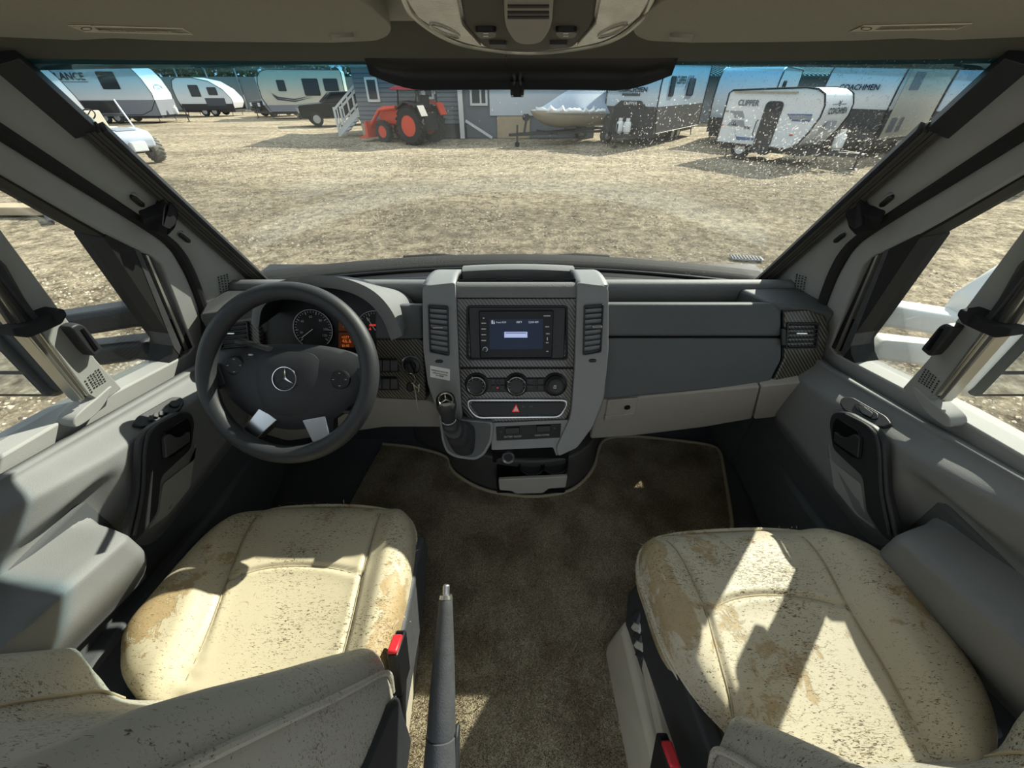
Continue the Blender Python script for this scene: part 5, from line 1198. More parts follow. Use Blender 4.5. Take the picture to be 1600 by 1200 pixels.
def trailer(name, loc, rz, L, W, prof, label, body, skirt_z=.9, skirt=None, side='-', windows=(), door=None, tank=True, group='travel trailers parked around the yard', nosecap=None, axles=None, tongue=1.2, cat='trailer', bz=.45):
    T = root(name, loc, rz, label, cat, group)
    P = [V((x, -W/2, z)) for x, z in prof]
    prism('body', P, (0, W, 0), body, T, bevel=.05, segs=3)
    for sg in (-1, 1):   # dark edge moulding along both side outlines
        tube('edge_moulding', [V((x, sg*(W/2+.004), z)) for x, z in prof+prof[:1]], .025, X['trimdark'], T, 6)
    xr, xn = min(p[0] for p in prof), max(p[0] for p in prof)
    if skirt:
        lowx = [p for p in prof if p[1] < skirt_z+.05]; xf = max(p[0] for p in lowx)
        for sg in (-1, 1):
            y0 = sg*(W/2+.012); box('skirt', (xr+.03, min(y0, y0-sg*.03), bz-.02), (xf-.05, max(y0, y0-sg*.03), skirt_z), skirt, T)
        nose = [p for p in prof if p[0] > xn-.6 and p[1] <= skirt_z+.02]
        prism('front_skirt', [V((xn-.35, -W/2+.02, bz)), V((xf+.015, -W/2+.02, bz)), V((xn+.012, -W/2+.02, skirt_z)), V((xn-.35, -W/2+.02, skirt_z))], (0, W-.04, 0), skirt, T)
    for (x0, z0, x1, z1, sg) in windows:
        y0 = sg*(W/2)
        f = prism('window', [V((a, y0, b)) for a, b in rnd([(x0, z0), (x1, z0), (x1, z1), (x0, z1)], .08)], (0, sg*.03, 0), X['trimdark'], T)
        prism('pane', [V((a, y0+sg*.03, b)) for a, b in rnd([(x0+.04, z0+.04), (x1-.04, z0+.04), (x1-.04, z1-.04), (x0+.04, z1-.04)], .06)], (0, sg*.008, 0), X['pane'], f)
    if door:
        x0, z0, x1, z1, sg, dm = door; y0 = sg*W/2
        d = prism('door', [V((a, y0, b)) for a, b in rnd([(x0, z0), (x1, z0), (x1, z1), (x0, z1)], [.02, .02, .16, .16])], (0, sg*.035, 0), dm, T, bevel=.01)
        tube('grab_handle', [V((x0-.10, y0, z0+.5)), V((x0-.11, y0+sg*.06, z0+.55)), V((x0-.11, y0+sg*.06, z0+.9)), V((x0-.10, y0, z0+.95))], .014, X['trimdark'], d, 6)
    box('chassis', (xr+.1, -W/2+.15, bz-.16), (xn-.1, W/2-.15, bz+.02), X['steel'], T)
    tri_wheels(T, axles or ((xr+xn)/2-.4, (xr+xn)/2+.4), W)
    tg = xn+tongue
    for sg in (-1, 1): bar('tongue_beam', (xn-.2, sg*W*.32, bz-.06), (tg, 0, bz-.06), .08, .12, X['steel'], T)
    tube('jack', [V((tg-.15, 0, .03)), V((tg-.15, 0, .85))], .035, X['steel'], T, 10); box('jack_foot', (tg-.25, -.1, 0), (tg-.05, .1, .03), X['steel'], T)
    for x in (xr+.4, xn-.4):
        for sg in (-1, 1): tube('stabiliser', [V((x, sg*(W/2-.2), bz-.1)), V((x+.05, sg*(W/2-.12), .02))], .025, X['steel'], T, 6)
    if tank:
        for y in ((-.17, .17) if tank == 2 else (0,)):
            c = V((xn+.42, y, bz+.02)); k = lathe('gas_bottle', c, (0, 0, 1), [(.0, 0), (.11, 0), (.11, .03), (.15, .07), (.155, .12), (.155, .36), (.13, .42), (.05, .46), (0, .46)], X['tank'], T, 24)
            lathe('bottle_collar', c+V((0, 0, .45)), (0, 0, 1), [(.07, 0), (.085, 0), (.09, .1), (.075, .1)], X['tank'], k, 16)
    return T
def big_prof(L, H, bz=.45, nose=.25, r=.55): 
    return [(0, bz), (L-.25, bz), (L-.05, bz+.35), (L+nose*.6, bz+.9), (L+nose*.6, H-.9), (L+nose*.2, H-.45), (L-.25, H-.12), (L-.75, H), (.1, H), (0, H-.12)]
A = math.radians
# --- row on the right: noses turned towards the van, heading = direction the nose points
def nose_at(px, py, head, L):   # place so that the nose centre stands above that ground point
    g = G(px, py); h = A(head); return V((g.x-math.cos(h)*L, g.y-math.sin(h)*L, GZ)), h
HD = 270-37
p, h = nose_at(978, 226, HD, 6.5)
t1 = trailer('travel_trailer', p, h, 6.5, 2.35, big_prof(6.5, 3.0), 'pale blue travel trailer with twin white gas bottles at its nose, beside the boat', X['blue'], 1.42, X['skirt'], windows=((5.0, 1.75, 5.6, 2.45, 1), (2.2, 1.75, 3.2, 2.4, 1)), door=None, tank=2)
local_text('COACHMEN', 6.69, 1.92, 1.25, -.62, X['decal'], t1, 'nose', bold=.008, th=.02); box('nose_badge', (6.64, -.45, 1.78), (6.68, .35, 1.87), X['decal'], t1)
prism('nose_panel', [(6.665, y, z) for y, z in ((-.75, 1.4), (-.45, 1.62), (.45, 1.62), (.75, 1.4))], (.03, 0, 0), X['skirt'], t1)
text_uv('lettering', 'CLIPPER', (6.70, -.3, 1.47), (0, 1, 0), (0, 0, 1), (1, 0, 0), .6, X['white'], t1, th=.004)
text_uv('lettering', 'CLIPPER', (4.9, 1.19, 2.2), (-1, 0, 0), (0, 0, 1), (0, 1, 0), 1.3, X['decal'], t1, bold=.01, th=.01)
for k in range(3): prism('stripe', [(3.5-.28*k, 1.19, 2.05), (3.35-.28*k, 1.19, 2.05), (3.15-.28*k, 1.19, 2.5), (3.3-.28*k, 1.19, 2.5)], (0, .01, 0), (X['decal2'], X['decal2'], X['bluedecal'])[k], t1)
for k in range(3): box('stripe', (5.6, 1.17, 2.6+.09*k), (6.3-.12*k, 1.185, 2.64+.09*k), X['bluedecal'], t1)
p, h = nose_at(1140, 226, HD, 6.0)
t2 = trailer('travel_trailer', p, h, 6.0, 2.35, big_prof(6.0, 2.75), 'pale blue travel trailer half hidden behind the small teardrop with the dark door', X['blue'], 1.0, X['skirt'], windows=((4.2, 1.7, 5.0, 2.3, 1),), tank=False)
p, h = nose_at(1300, 240, 212, 6.0)
t3 = trailer('travel_trailer', p, h, 6.0, 2.35, big_prof(6.0, 3.0), 'silver travel trailer with beige side between the small teardrop and the rightmost trailer', X['silverw'], 1.45, X['skirt'], tank=False, windows=())
local_text('COACHMEN', 6.19, 2.0, 1.25, -.62, X['decal'], t3, 'nose', bold=.008, th=.02)
box('side_cladding', (.3, 1.175, .55), (5.75, 1.20, 2.9), X['beige'], t3)
for (x0, z0, x1, z1) in ((5.0, .75, 5.5, 1.2), (4.4, .75, 4.7, 1.2), (4.5, 2.0, 5.3, 2.5), (4.6, 2.6, 5.1, 2.85)): box('hatch', (x0, 1.2, z0), (x1, 1.215, z1), X['greyskirt'], t3)
p, h = nose_at(1490, 268, 215, 6.0)
t4 = trailer('travel_trailer', p, h, 6.0, 2.4, big_prof(6.0, 3.0), 'rightmost travel trailer with dark lettering and emblem on its nose by the passenger pillar', X['blue'], 1.5, X['skirt'], tank=False, windows=())
local_text('COACHMEN', 6.19, 1.86, 1.45, -.80, X['decal'], t4, 'nose', bold=.009, th=.02)
prism('nose_panel', [(6.165, y, z) for y, z in ((-.55, 1.45), (-.30, 1.66), (.5, 1.66), (.8, 1.45))], (.03, 0, 0), X['skirt'], t4)
text_uv('lettering', 'CLIPPER', (6.20, -.1, 1.52), (0, 1, 0), (0, 0, 1), (1, 0, 0), .7, X['white'], t4, th=.004)
# stag-like emblem above the lettering: two antler curves and a bar
def emblem(T, x, y, z, k, m_):
    for sg in (-1, 1):
        tube('emblem', cr([V((x, y+sg*a*k, z+b*k)) for a, b in ((.02, 0), (.10, .06), (.06, .14), (.14, .22))], 4), .018*k, m_, T, 6)
        box('emblem_bar', (x, y+sg*.2*k if sg > 0 else y-.75*k, z+.06*k), (x+.012, y+.75*k if sg > 0 else y-.2*k, z+.085*k), m_, T)
emblem(t4, 6.2, 0.0, 2.15, .9, X['decal'])
# small teardrop trailer in front of the row
SL = 3.05
g = atZ(1118, 222, GZ+.45); hh = A(-56); base = V((g.x, g.y, GZ))
pf = [(0, .45), (2.6, .45), (2.85, .62), (3.05, .95), (3.2, 1.35), (3.2, 1.65), (3.08, 1.92), (2.85, 2.04), (2.5, 2.08), (.12, 2.0), (0, 1.92)]
yl = V((math.sin(-hh), math.cos(hh), 0))
t5 = trailer('teardrop_trailer', base+yl*1.0, hh, SL, 1.95, pf, 'small white teardrop trailer with a tall dark door, foremost of the right hand trailers', X['white'], .5, None, door=(1.42, .25, 2.0, 1.72, -1, X['skirt']), tank=1, group='small teardrop trailers', axles=(.95,), tongue=1.3)
local_text('CLIPPER', .45, 1.58, .72, -.985, X['decal2'], t5, 'side-', bold=.008, hs=1.1)
local_text('ROK', .92, .92, .22, -.985, X['decal'], t5, 'side-', bold=.004)
def poly_side(T, nm, pts, y, m_): prism(nm, [V((a, y, b)) for a, b in pts], (0, -.012, 0), m_, T)
poly_side(t5, 'decal', [(.05, 1.42), (.7, 1.42), (.82, 1.22), (.45, 1.22), (.36, 1.36), (.05, 1.38)], -.98, X['decal2'])
poly_side(t5, 'decal', [(.25, .98), (.4, 1.16), (.82, 1.16), (.92, .98)], -.98, X['decal2'])
poly_side(t5, 'decal', [(.42, 1.0), (.52, 1.12), (.62, 1.0)], -.995, X['decal'])
poly_side(t5, 'decal', [(.6, .88), (.72, .68), (1.38, .68), (1.38, .62), (.78, .58), (.7, .7)], -.98, X['bluedecal'])
poly_side(t5, 'decal', [(2.2, 1.4), (2.95, 1.42), (2.95, 1.22), (2.4, 1.22)], -.98, X['bluedecal'])
poly_side(t5, 'decal', [(2.24, 1.37), (2.95, 1.385), (2.95, 1.27), (2.42, 1.26)], -.995, X['decal2'])
box('awning_rail', (.2, -1.03, 1.93), (2.3, -.98, 1.97), X['wood'], t5)
for x, z in ((.1, .98), (2.55, .85)): tube('marker_lamp', [V((x-.05, -.985, z)), V((x+.05, -.985, z))], .02, X['tractor'], t5, 8)
text_uv('lettering', 'COACHMEN', (3.22, -.62, 1.42), (0, 1, 0), (0, 0, 1), (1, 0, 0), 1.25, X['decal'], t5, bold=.007, th=.01)
emblem(t5, 3.2, 0, 1.62, .6, X['decal'])
prism('decal', [(3.2, y, z) for y, z in ((-.5, 1.0), (-.3, 1.22), (.28, 1.22), (.28, 1.0))], (.02, 0, 0), X['decal2'], t5)
# --- left side: big LANCE trailer, grey nose, distant ones
gl = G(262, 191); hl = A(8)
LP_ = [(0, .5), (5.6, .5), (6.3, .75), (6.75, 1.25), (6.8, 1.7), (6.55, 2.5), (6.2, 3.05), (5.8, 3.25), (.1, 3.25), (0, 3.1)]
t6 = trailer('travel_trailer', V((gl.x-6.6*math.cos(hl), gl.y-6.6*math.sin(hl)+.4, GZ)), hl, 6.6, 2.4, LP_, 'big white travel trailer with dark lettering and one large side window behind the golf cart', X['white'], 1.35, X['greyskirt'], windows=((3.9, 1.95, 5.0, 2.9, -1),), tank=1)
local_text('LANCE', 1.4, 2.45, 1.7, -1.21, X['decal'], t6, 'side-', bold=.02); box('stripe', (1.4, -1.22, 2.33), (3.2, -1.2, 2.36), X['decal'], t6)
tube('nose_badge', [V((6.72+.0*k, .5*math.cos(k), 2.0+.22*math.sin(k))) for k in [2*math.pi*i/24 for i in range(25)]], .02, X['decal2'], t6, 6)
text_uv('lettering', 'Lance', (6.74, -.3, 1.93), (0, 1, 0), (-.25, 0, 1), (1, 0, .25), .6, X['decal2'], t6, th=.03)
box('side_compartment', (.6, -1.24, .62), (4.2, -1.19, 1.30), X['trimdark'], t6)
gl2 = G(120, 203); hl = A(6)
t7 = trailer('travel_trailer', V((gl2.x-5.9, gl2.y-.3, GZ)), hl, 5.9, 2.4, [(0, .5), (5.4, .5), (5.85, .62), (5.95, .85), (5.75, 1.6), (5.35, 2.5), (5.0, 3.0), (4.6, 3.15), (.1, 3.15), (0, 3.0)], 'dark grey nosed trailer at the far left edge beside the golf cart', X['greyskirt'], .9, X['trimdark'], tank=False, windows=((3.2, 1.7, 4.6, 2.6, -1),))
g = G(340, 181)
t8 = trailer('teardrop_trailer', V((g.x+2.0, g.y+.6, GZ)), A(186), 4.4, 2.2, [(0, 1.0), (.25, .55), (3.9, .5), (4.35, .75), (4.5, 1.2), (4.5, 2.0), (4.3, 2.5), (3.9, 2.7), (2.7, 2.7), (1.4, 2.45), (.5, 1.9), (.05, 1.3)], 'white rounded teardrop trailer far away by the grey fence', X['white'], .9, X['trimdark'], windows=((1.0, 1.5, 1.75, 2.05, 1), (2.4, 1.4, 3.2, 2.2, 1)), tank=False, group='small teardrop trailers')
box('front_window', (4.48, -.7, 1.3), (4.53, .7, 2.0), X['pane'], t8); box('rear_compartment', (.6, 1.1, .75), (2.2, 1.13, 1.3), X['decal'], t8)
g = G(432, 184)
t9 = trailer('travel_trailer', V((g.x+5.9, g.y+1.4, GZ)), A(193), 6.2, 2.4, big_prof(6.2, 3.15, nose=.35), 'beige travel trailer with blue-grey nose behind the black pickup truck', X['beige'], .9, X['greyskirt'], windows=((4.4, 1.8, 5.0, 2.5, 1), (1.9, 1.5, 3.1, 2.6, 1), (.4, 1.8, 1.5, 2.6, 1)), tank=False)
box('nose_shield', (6.3, -1.15, .9), (6.48, 1.15, 2.7), X['blue'], t9)
for k in range(2): poly = prism('stripe', [(5.6, 1.21, 1.7-.1*k), (5.2, 1.21, 1.45-.12*k), (4.0, 1.21, 1.3-.12*k), (2.6, 1.21, 1.5-.1*k), (4.0, 1.21, 1.22-.12*k), (5.3, 1.21, 1.36-.12*k)], (0, .015, 0), X['decal'], t9)
# --- pickup, jeep
def car(name, loc, rz, label, paint, L=5.2, W=1.9, jeep=False):
    T = root(name, loc, rz, label, 'car', 'dark vehicles in the yard')
    pf = [(0, .5), (L-.15, .45), (L, .6), (L, 1.05), (L-.1, 1.15), (L-1.5, 1.25), (0, 1.2)]
    prism('body', [V((x, -W/2, z)) for x, z in pf], (0, W, 0), paint, T, bevel=.06, segs=3)
    cab = [(.9 if not jeep else .1, 1.2), (L-1.45, 1.22), (L-2.2, 1.82), (1.5 if not jeep else .2, 1.85)]
    prism('cabin', [V((x, -W/2+.1, z)) for x, z in cab], (0, W-.2, 0), paint, T, bevel=.08, segs=3)
    for sg in (-1, 1):
        y0 = sg*(W/2-.10)
        for x0, x1, x2, x3 in ((1.2, 2.2, 2.15, 1.6), (2.3, L-1.75, L-2.3, 2.3)):
            prism('side_window', [V((x0, y0, 1.28)), V((x1, y0, 1.28)), V((x2, y0, 1.74)), V((x3, y0, 1.74))], (0, sg*.015, 0), X['pane'], T)
    prism('windscreen', [V((L-1.5, -W/2+.2, 1.27)), V((L-1.5, W/2-.2, 1.27)), V((L-2.16, W/2-.25, 1.79)), V((L-2.16, -W/2+.25, 1.79))], (.02, 0, .02), X['pane'], T)
    box('grille', (L, -.5, .65), (L+.03, .5, 1.02), X['trimdark'], T)
    for sg in (-1, 1):
        box('headlamp', (L-.02, sg*.72-.17, .75), (L+.03, sg*.72+.17, 1.0), X['white'], T)
        for x in (.95, L-.95): wheel(T, x, sg*(W/2-.12), .40, .26)
    box('bumper', (L-.05, -W/2+.05, .42), (L+.12, W/2-.05, .6), X['trimdark'], T, bevel=.03)
    return T
g = G(482, 197); car('pickup_truck', V((g.x+4.2, g.y+2.4, GZ)), A(207), 'black pickup truck parked beside the white wooden stairs', X['black'])
g = G(396, 184); car('off_road_car', V((g.x+2.4, g.y+4.2, GZ)), A(232), 'small dark off-road car between the far teardrop and the beige trailer', X['trimdark'], 4.0, 1.8, True)
# --- golf cart
gf = (G(192, 262)+G(244, 250))/2; gh = A(-24)
GCt = root('golf_cart', V((gf.x, gf.y, GZ)), gh, 'pale blue golf cart with knobbly tyres and no roof at left', 'golf cart')
for sg in (-1, 1):
    wheel(GCt, 0, sg*.62, .36, .30, X['mud'], X['cartdark'], lugs=18); wheel(GCt, -1.9, sg*.62, .36, .30, X['mud'], X['cartdark'])
cw_ = [(.38, .45), (.42, .75), (.30, .93), (-.35, 1.02), (-.55, .95), (-.6, .45)]
prism('front_cowl', [V((x, -.58, z)) for x, z in cw_], (0, 1.16, 0), X['cart'], GCt, bevel=.08, segs=4)
prism('cowl_inset', [V((x, -.28, z)) for x, z in ((.2, .955), (-.28, 1.02), (-.28, 1.03), (.2, .965))], (0, .56, 0), X['bluedecal'] if False else X['decal2'], GCt)
box('bumper_plate', (.36, -.22, .38), (.52, .22, .66), X['white'], GCt, bevel=.03); box('front_beam', (.0, -.6, .30), (.12, .6, .40), X['steel'], GCt)
box('floor_pan', (-1.4, -.58, .38), (-.5, .58, .44), X['cartdark'], GCt); box('rear_body', (-2.5, -.6, .4), (-1.35, .6, .85), X['cart'], GCt, bevel=.06)
box('bench', (-1.9, -.55, .85), (-1.3, .55, 1.0), X['seatbeige'], GCt, bevel=.04); prism('bench_back', [V((x, -.55, z)) for x, z in ((-1.95, .95), (-1.82, .95), (-1.95, 1.45), (-2.08, 1.45))], (0, 1.1, 0), X['seatbeige'], GCt, bevel=.04)
tube('steering_column', [V((-.5, -.28, .95)), V((-.95, -.28, 1.35))], .03, X['rim'], GCt, 8)
u, v, n = frame_of((-.75, 0, .66)); c = V((-.97, -.28, 1.37))
tube('steering_ring', [c+(u*math.cos(t)+v*math.sin(t))*.2 for t in [2*math.pi*i/24 for i in range(25)]], .018, X['tyre'], GCt, 8)
for k in range(3): t = 2*math.pi*k/3; tube('steering_spoke', [c, c+(u*math.cos(t)+v*math.sin(t))*.2], .014, X['tyre'], GCt, 6)
for sg in (-1, 1): tube('roof_post', [V((-.45, sg*.6, .9)), V((-.85, sg*.6, 1.75))], .025, X['white'], GCt, 8)
# --- building with siding, stairs, lean-to
BY = 23.4; bx0 = -7.6; bx1 = 4.2
BD = root('house', V((0, BY, GZ)), 0, 'grey sided site office with white framed windows behind the tractor', 'building')
box('wall', (bx0, .05, 0), (bx1, 6, 3.3), X['siding'], BD)
for k in range(15):
    z = .62+k*.18; prism('board', [V((bx0-.03, .06, z)), V((bx0-.03, -.005, z)), V((bx0-.03, .04, z+.185)), V((bx0-.03, .06, z+.185))], (-2.35-bx0, 0, 0), X['siding'], BD, smooth=0)
box('skirting', (bx0-.03, .0, 0), (-5.9, .05, .62), X['wood'], BD); box('skirting', (-5.9, .02, 0), (-2.3, .05, .62), X['skirt'], BD)
def bwin(x0, x1, z0, z1, mull=True, nm='window'):
    f = box(nm, (x0, -.06, z0), (x1, .06, z1), X['whitewood'], BD)
    xs = [x0+.1, (x0*.4+x1*.6)-.04, (x0*.4+x1*.6)+.05, x1-.1] if mull else [x0+.1, x1-.1]
    for a, b in zip(xs[::2], xs[1::2]): box('pane', (a, -.075, z0+.1), (b, -.055, z1-.1), X['pane'], f)
bwin(-2.05, -1.2, 1.35, 2.75); bwin(-4.3, -3.8, 1.6, 3.0, False); bwin(-7.05, -6.45, 1.5, 2.45, False, 'door_sash')
box('corner_post', (-2.62, -.3, 0), (-2.40, -.1, 3.3), X['whitewood'], BD); bar('brace', (-2.3, -.3, .75), (-1.0, -.5, .05), .1, .1, X['whitewood'], BD)
box('white_panel', (-1.1, -.05, .95), (bx1, .05, 3.2), X['silverw'], BD); box('tan_panel', (-.75, -.06, .0), (.9, .04, .92), X['wood'], BD)
rfm = []
for k in range(80):
    x = bx0-.8+k*.16; rfm.append(box_vf((x, -.6, 0), (x+.08, 6.4, .05)))
vs, fs = join_vf(rfm); vs = [(a, b, 3.25+c_+(b+.6)*.10) for a, b, c_ in vs]; rib = mk('roof_ribs', vs, fs, X['bluemetal'], BD, smooth=0); rib['kind'] = 'stuff'
prism('roof', [V((bx0-.9, -.62, 3.18)), V((bx0-.9, 6.4, 3.88)), V((bx0-.9, 6.4, 3.96)), V((bx0-.9, -.62, 3.26))], (bx1-bx0+1.3, 0, 0), X['bluemetal'], BD)
SR = root('wooden_stairs', V((-9.1, 24.4, GZ)), A(4), 'white wooden stairs with slatted railing beside the grey office', 'stairs')
n_ = 8
for k in range(n_):
    x = .24*k; box('tread', (x, 0, .2+.19*k), (x+.28, 1.1, .24+.19*k), X['whitewood'], SR)
for y in (0, 1.1):
    bar('stringer', (-.1, y, .1), (2.0, y, 1.75), .06, .22, X['whitewood'], SR); bar('handrail', (-.1, y, 1.15), (2.0, y, 2.8), .08, .10, X['whitewood'], SR); bar('lower_rail', (-.1, y, .42), (2.0, y, 2.07), .06, .08, X['whitewood'], SR)
    for k in range(7): x = .05+k*.31; bar('baluster', (x, y, .3+x*.785), (x, y, 1.2+x*.785), .06, .06, X['whitewood'], SR)
    bar('newel', (-.1, y, 0), (-.1, y, 1.25), .1, .1, X['whitewood'], SR); bar('newel', (2.0, y, 0), (2.0, y, 2.85), .1, .1, X['whitewood'], SR)
# --- tractor
gt = G(662, 223); TR = root('tractor', V((gt.x, gt.y, GZ)), A(152), 'orange tractor with red roof and front loader before the office', 'tractor')
for sg in (-1, 1):
    wheel(TR, 0, sg*.72, .70, .42, X['tyre'], X['tractor'], lugs=20); wheel(TR, 1.75, sg*.62, .42, .28, X['tyre'], X['tractor'], lugs=16)
    prism('fender', [V((x, sg*.72-.22, z)) for x, z in ((-.75, 1.05), (-.55, 1.45), (.1, 1.55), (.6, 1.3), (.6, 1.36), (.12, 1.62), (-.6, 1.52), (-.82, 1.08))], (0, .44, 0), X['tractor'] if sg < 0 else X['trimdark'], TR)
    tube('roof_post', [V((-.55, sg*.6, 1.4)), V((-.5, sg*.62, 2.0))], .04, X['trimdark'], TR, 8); tube('roof_post', [V((.75, sg*.6, 1.1)), V((.6, sg*.62, 2.0))], .04, X['trimdark'], TR, 8)
    prism('cab_window', [V((-.5, sg*.6, 1.45)), V((.72, sg*.6, 1.2)), V((.58, sg*.61, 1.98)), V((-.46, sg*.61, 1.98))], (0, .02*sg, 0), M['sideglass'], TR)
    tube('loader_arm', [V((.9, sg*.55, 1.35)), V((1.9, sg*.55, 1.25)), V((2.7, sg*.55, .55))], .08, X['tractor'], TR, 8)
    tube('work_lamp', [V((-.62, sg*.4, 1.9)), V((-.55, sg*.4, 1.9))], .08, X['white'], TR, 10)
prism('bonnet', [V((x, -.34, z)) for x, z in ((.7, .7), (2.15, .65), (2.25, 1.1), (2.0, 1.38), (.7, 1.45))], (0, .68, 0), X['tractor'], TR, bevel=.06, segs=3)
box('rear_frame', (-.6, -.45, .5), (.8, .45, 1.2), X['trimdark'], TR, bevel=.04); box('seat', (-.3, -.3, 1.2), (.15, .3, 1.3), X['trimdark'], TR, bevel=.03); box('seat_back', (-.38, -.3, 1.3), (-.28, .3, 1.8), X['trimdark'], TR, bevel=.03)
prism('roof', [V((x, -.78, z)) for x, z in ((-.85, 1.98), (.9, 1.98), (.95, 2.02), (.6, 2.11), (-.7, 2.11), (-.9, 2.05))], (0, 1.56, 0), X['roofred'], TR, bevel=.04, segs=3)
prism('loader_bucket', [V((x, -.85, z)) for x, z in ((2.6, .15), (3.2, .1), (3.25, .14), (2.75, .3), (2.7, .8), (2.6, .8))], (0, 1.7, 0), X['tractor'], TR)
# --- covered boat on its trailer
gb = G(836, 227); BT = root('covered_boat', V((gb.x, gb.y, GZ)), A(30), 'tan boat under a grey-blue cover on a small trailer before the white panelled wall', 'boat')
rows = []; 
for i in range(17):
    t = i/16; x = 4.6*t; w_ = 1.05*min(1, (t/.38+.02))**.6; kz = .62+.35*(1-min(1, t/.3))**2; top = 1.28-.10*t
    rows.append([V((x-.25*(1-min(1, t*3))*(a-.0), 0, 0))+V((0, math.cos(q)*w_*(.55+.45*a), kz+(top-kz)*a)) for q, a in [(math.pi, 1), (math.pi, .6), (math.pi*.85, .2), (math.pi/2, 0), (math.pi*.15, .2), (0, .6), (0, 1)]])
grid('hull', rows, X['hull'], BT, cap=True, smooth=50, solid=.03)
rows = []
for i in range(25):
    t = i/24; x = 4.65*t-.05; w_ = 1.10*min(1, (t/.38+.02))**.6; pk = 1.28+.95*math.sin(min(1, t/.62)*math.pi/2)**1.3
    rows.append([V((x, -w_+2*w_*j/12, (1.20-.08*t)+(pk-1.2)*(1-abs(-1+2*j/12)**1.6))) for j in range(13)])
grid('cover', rows, X['tarp'], BT, smooth=70, solid=.02)
rows = []
for i in range(33):      # frayed white edge of the cover along the gunwale
    t = i/32; x = 3.0*t-.08; w_ = (1.115*min(1, ((x+.05)/4.65/.38+.02))**.6 if x > -.05 else .06)+.03; hgt = .12+.10*abs(math.sin(i*2.3))+(.1 if i % 5 == 0 else 0)-.08*t
    rows.append([V((x, -w_, 1.20)), V((x, -w_-.015, 1.20+.5*hgt)), V((x, -w_*.97+.02, 1.2+hgt))])
grid('frayed_hem', rows, X['tank'], BT, smooth=30, solid=.012)
for sg in (-1, 1): bar('trailer_beam', (-1.3, sg*.05, .45), (4.6, sg*.8, .45), .08, .1, X['steel'], BT); wheel(BT, 3.3, sg*.95, .32, .22)
for x in (.6, 2.2, 4.0): box('cross_beam', (x, -.85, .42), (x+.1, .85, .52), X['steel'], BT)
tube('winch_post', [V((-.6, 0, .45)), V((-.45, 0, 1.15))], .05, X['steel'], BT, 8); lathe('winch', (-.5, -.1, 1.05), (0, 1, 0), [(0, 0), (.13, 0), (.13, .2), (0, .2)], X['steel'], BT, 16)
tube('jack', [V((-1.0, -.1, .02)), V((-1.0, -.1, .8))], .04, X['steel'], BT, 8); lathe('jack_wheel', (-1.0, -.15, .1), (0, 1, 0), [(0, 0), (.1, 0), (.1, .08), (0, .08)], X['tyre'], BT, 16)
# --- far fence, roofs and trees
FN = root('fence', V((-28, 52, GZ)), A(4), 'long plain grey fence behind the far trailers', 'fence')
for k in range(14): box('fence_panel', (-22+3*k, 0, .1), (-22+3*k+2.9, .06, 2.9), X['fence'], FN)
for k in range(15): tube('fence_post', [V((-22.05+3*k, -.1, 0)), V((-22.05+3*k, -.1, 3.6))], .07, X['decal2'], FN, 8)
WHs = root('warehouse', V((18, 34, GZ)), A(0), 'low building with dark green ribbed roof behind the right hand trailers', 'building')
box('wall', (-9, 0, 0), (14, 8, 2.7), X['siding'], WHs); prism('roof', [V((-9.6, -.8, 2.6)), V((-9.6, 8, 3.9)), V((-9.6, 8, 4.0)), V((-9.6, -.8, 2.7))], (24.5, 0, 0), X['greenmetal'], WHs)
rb = [box_vf((-9.5+.3*k, 0, 0), (-9.42+.3*k, 8.8, .06)) for k in range(81)]; vs, fs = join_vf(rb); vs = [(a, b-.8, 2.7+c_+b*.148) for a, b, c_ in vs]; o = mk('roof_ribs', vs, fs, X['greenmetal'], WHs, smooth=0); o['kind'] = 'stuff'
for x in (-3.5, -2.2): tube('roof_vent', [V((x, 3, 3.1)), V((x, 3, 3.8))], .14, X['decal'], WHs, 10)
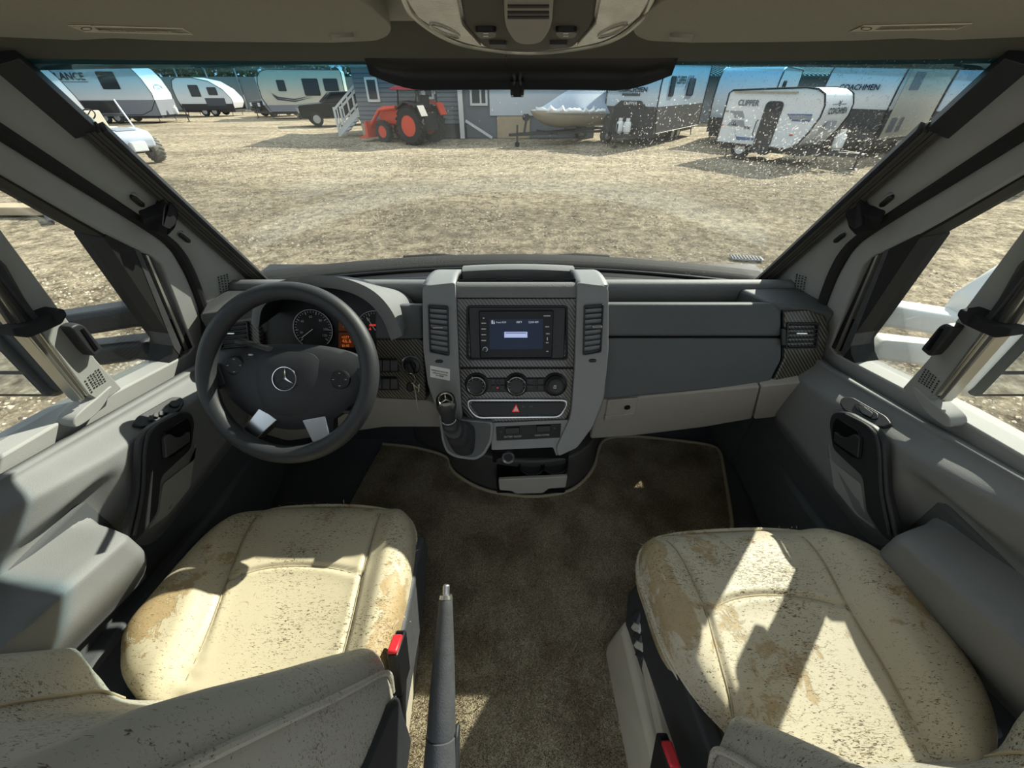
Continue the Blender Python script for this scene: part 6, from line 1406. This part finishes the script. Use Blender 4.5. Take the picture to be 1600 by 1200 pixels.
def tree(loc, h_, r_, seed, label):
    rg = random.Random(seed); T = root('tree', loc, 0, label, 'tree', 'trees beyond the yard')
    tube('trunk', [V((0, 0, 0)), V((.1, 0, h_*.3)), V((0, .1, h_*.6))], [.3, .24, .12], X['bark'], T, 8)
    q = []
    for k in range(1500):
        a = rg.uniform(0, 2*math.pi); z = rg.uniform(-1, 1); rr = (rg.random()**.35)*(1+.18*math.sin(3*a+seed)+.15*math.cos(5*z*2+a))
        c = V((math.cos(a)*math.sqrt(1-z*z)*r_*rr, math.sin(a)*math.sqrt(1-z*z)*r_*rr, h_*.6+z*h_*.42*rr)); s_ = rg.uniform(.18, .42)
        e1 = V((rg.gauss(0, 1), rg.gauss(0, 1), rg.gauss(0, 1))).normalized(); e2 = e1.cross(V((rg.gauss(0, 1), rg.gauss(0, 1), rg.gauss(0, 1)))).normalized()
        q.append(([c-e1*s_, c+e2*s_*.6, c+e1*s_, c-e2*s_*.6], [(0, 1, 2, 3)]))
    vs, fs = join_vf(q); me = bpy.data.meshes.new('crown'); me.from_pydata([tuple(v_) for v_ in vs], [], fs); o = link('crown', me, X['leaf'], T); o['kind'] = 'stuff'
for i, (x, y, h_, r_, lb) in enumerate(((-47, 58, 7, 4.2, 'tree above the fence directly behind the big white trailer at left'), (-40, 60, 6, 3.8, 'tree rising left of the far white teardrop'), (-33, 60, 6.5, 4.2, 'tree rising right above the far white teardrop'), (-25.5, 61, 6, 4, 'tree above the nose of the beige trailer'), (-18, 62, 7, 4, 'tree behind the beige trailer roof'), (-55, 57, 8, 4.5, 'leftmost tree beyond the far left trailer'))):
    tree(V((x, y, GZ)), h_, r_, i+1, lb)
# --- small things on the ground
gd = G(1166, 405); GR = root('drain_grate', V((gd.x, gd.y, GZ+.02)), A(-12), 'small slotted drain grate lying on the gravel ahead of the passenger side', 'grate')
box('grate_frame', (-.22, -.09, -.01), (.22, .09, .01), X['decal2'], GR)
for k in range(9): box('grate_bar', (-.2+.046*k, -.075, .01), (-.18+.046*k, .075, .02), X['steel'], GR)
gp = G(80, 348); gq = CAM+ray(45, 292)*9.5; PS = root('prop_stand', V((gp.x, gp.y, GZ)), 0, 'slanting steel prop and timber beam seen through the driver window', 'stand')
dl = gq-V((gp.x, gp.y, GZ)); tube('prop', [V((0, 0, 0)), dl], .05, X['steel'], PS, 8); box('timber_beam', (-2.6, .5, 0), (.6, .9, .16), X['wood'], PS, bevel=.02)
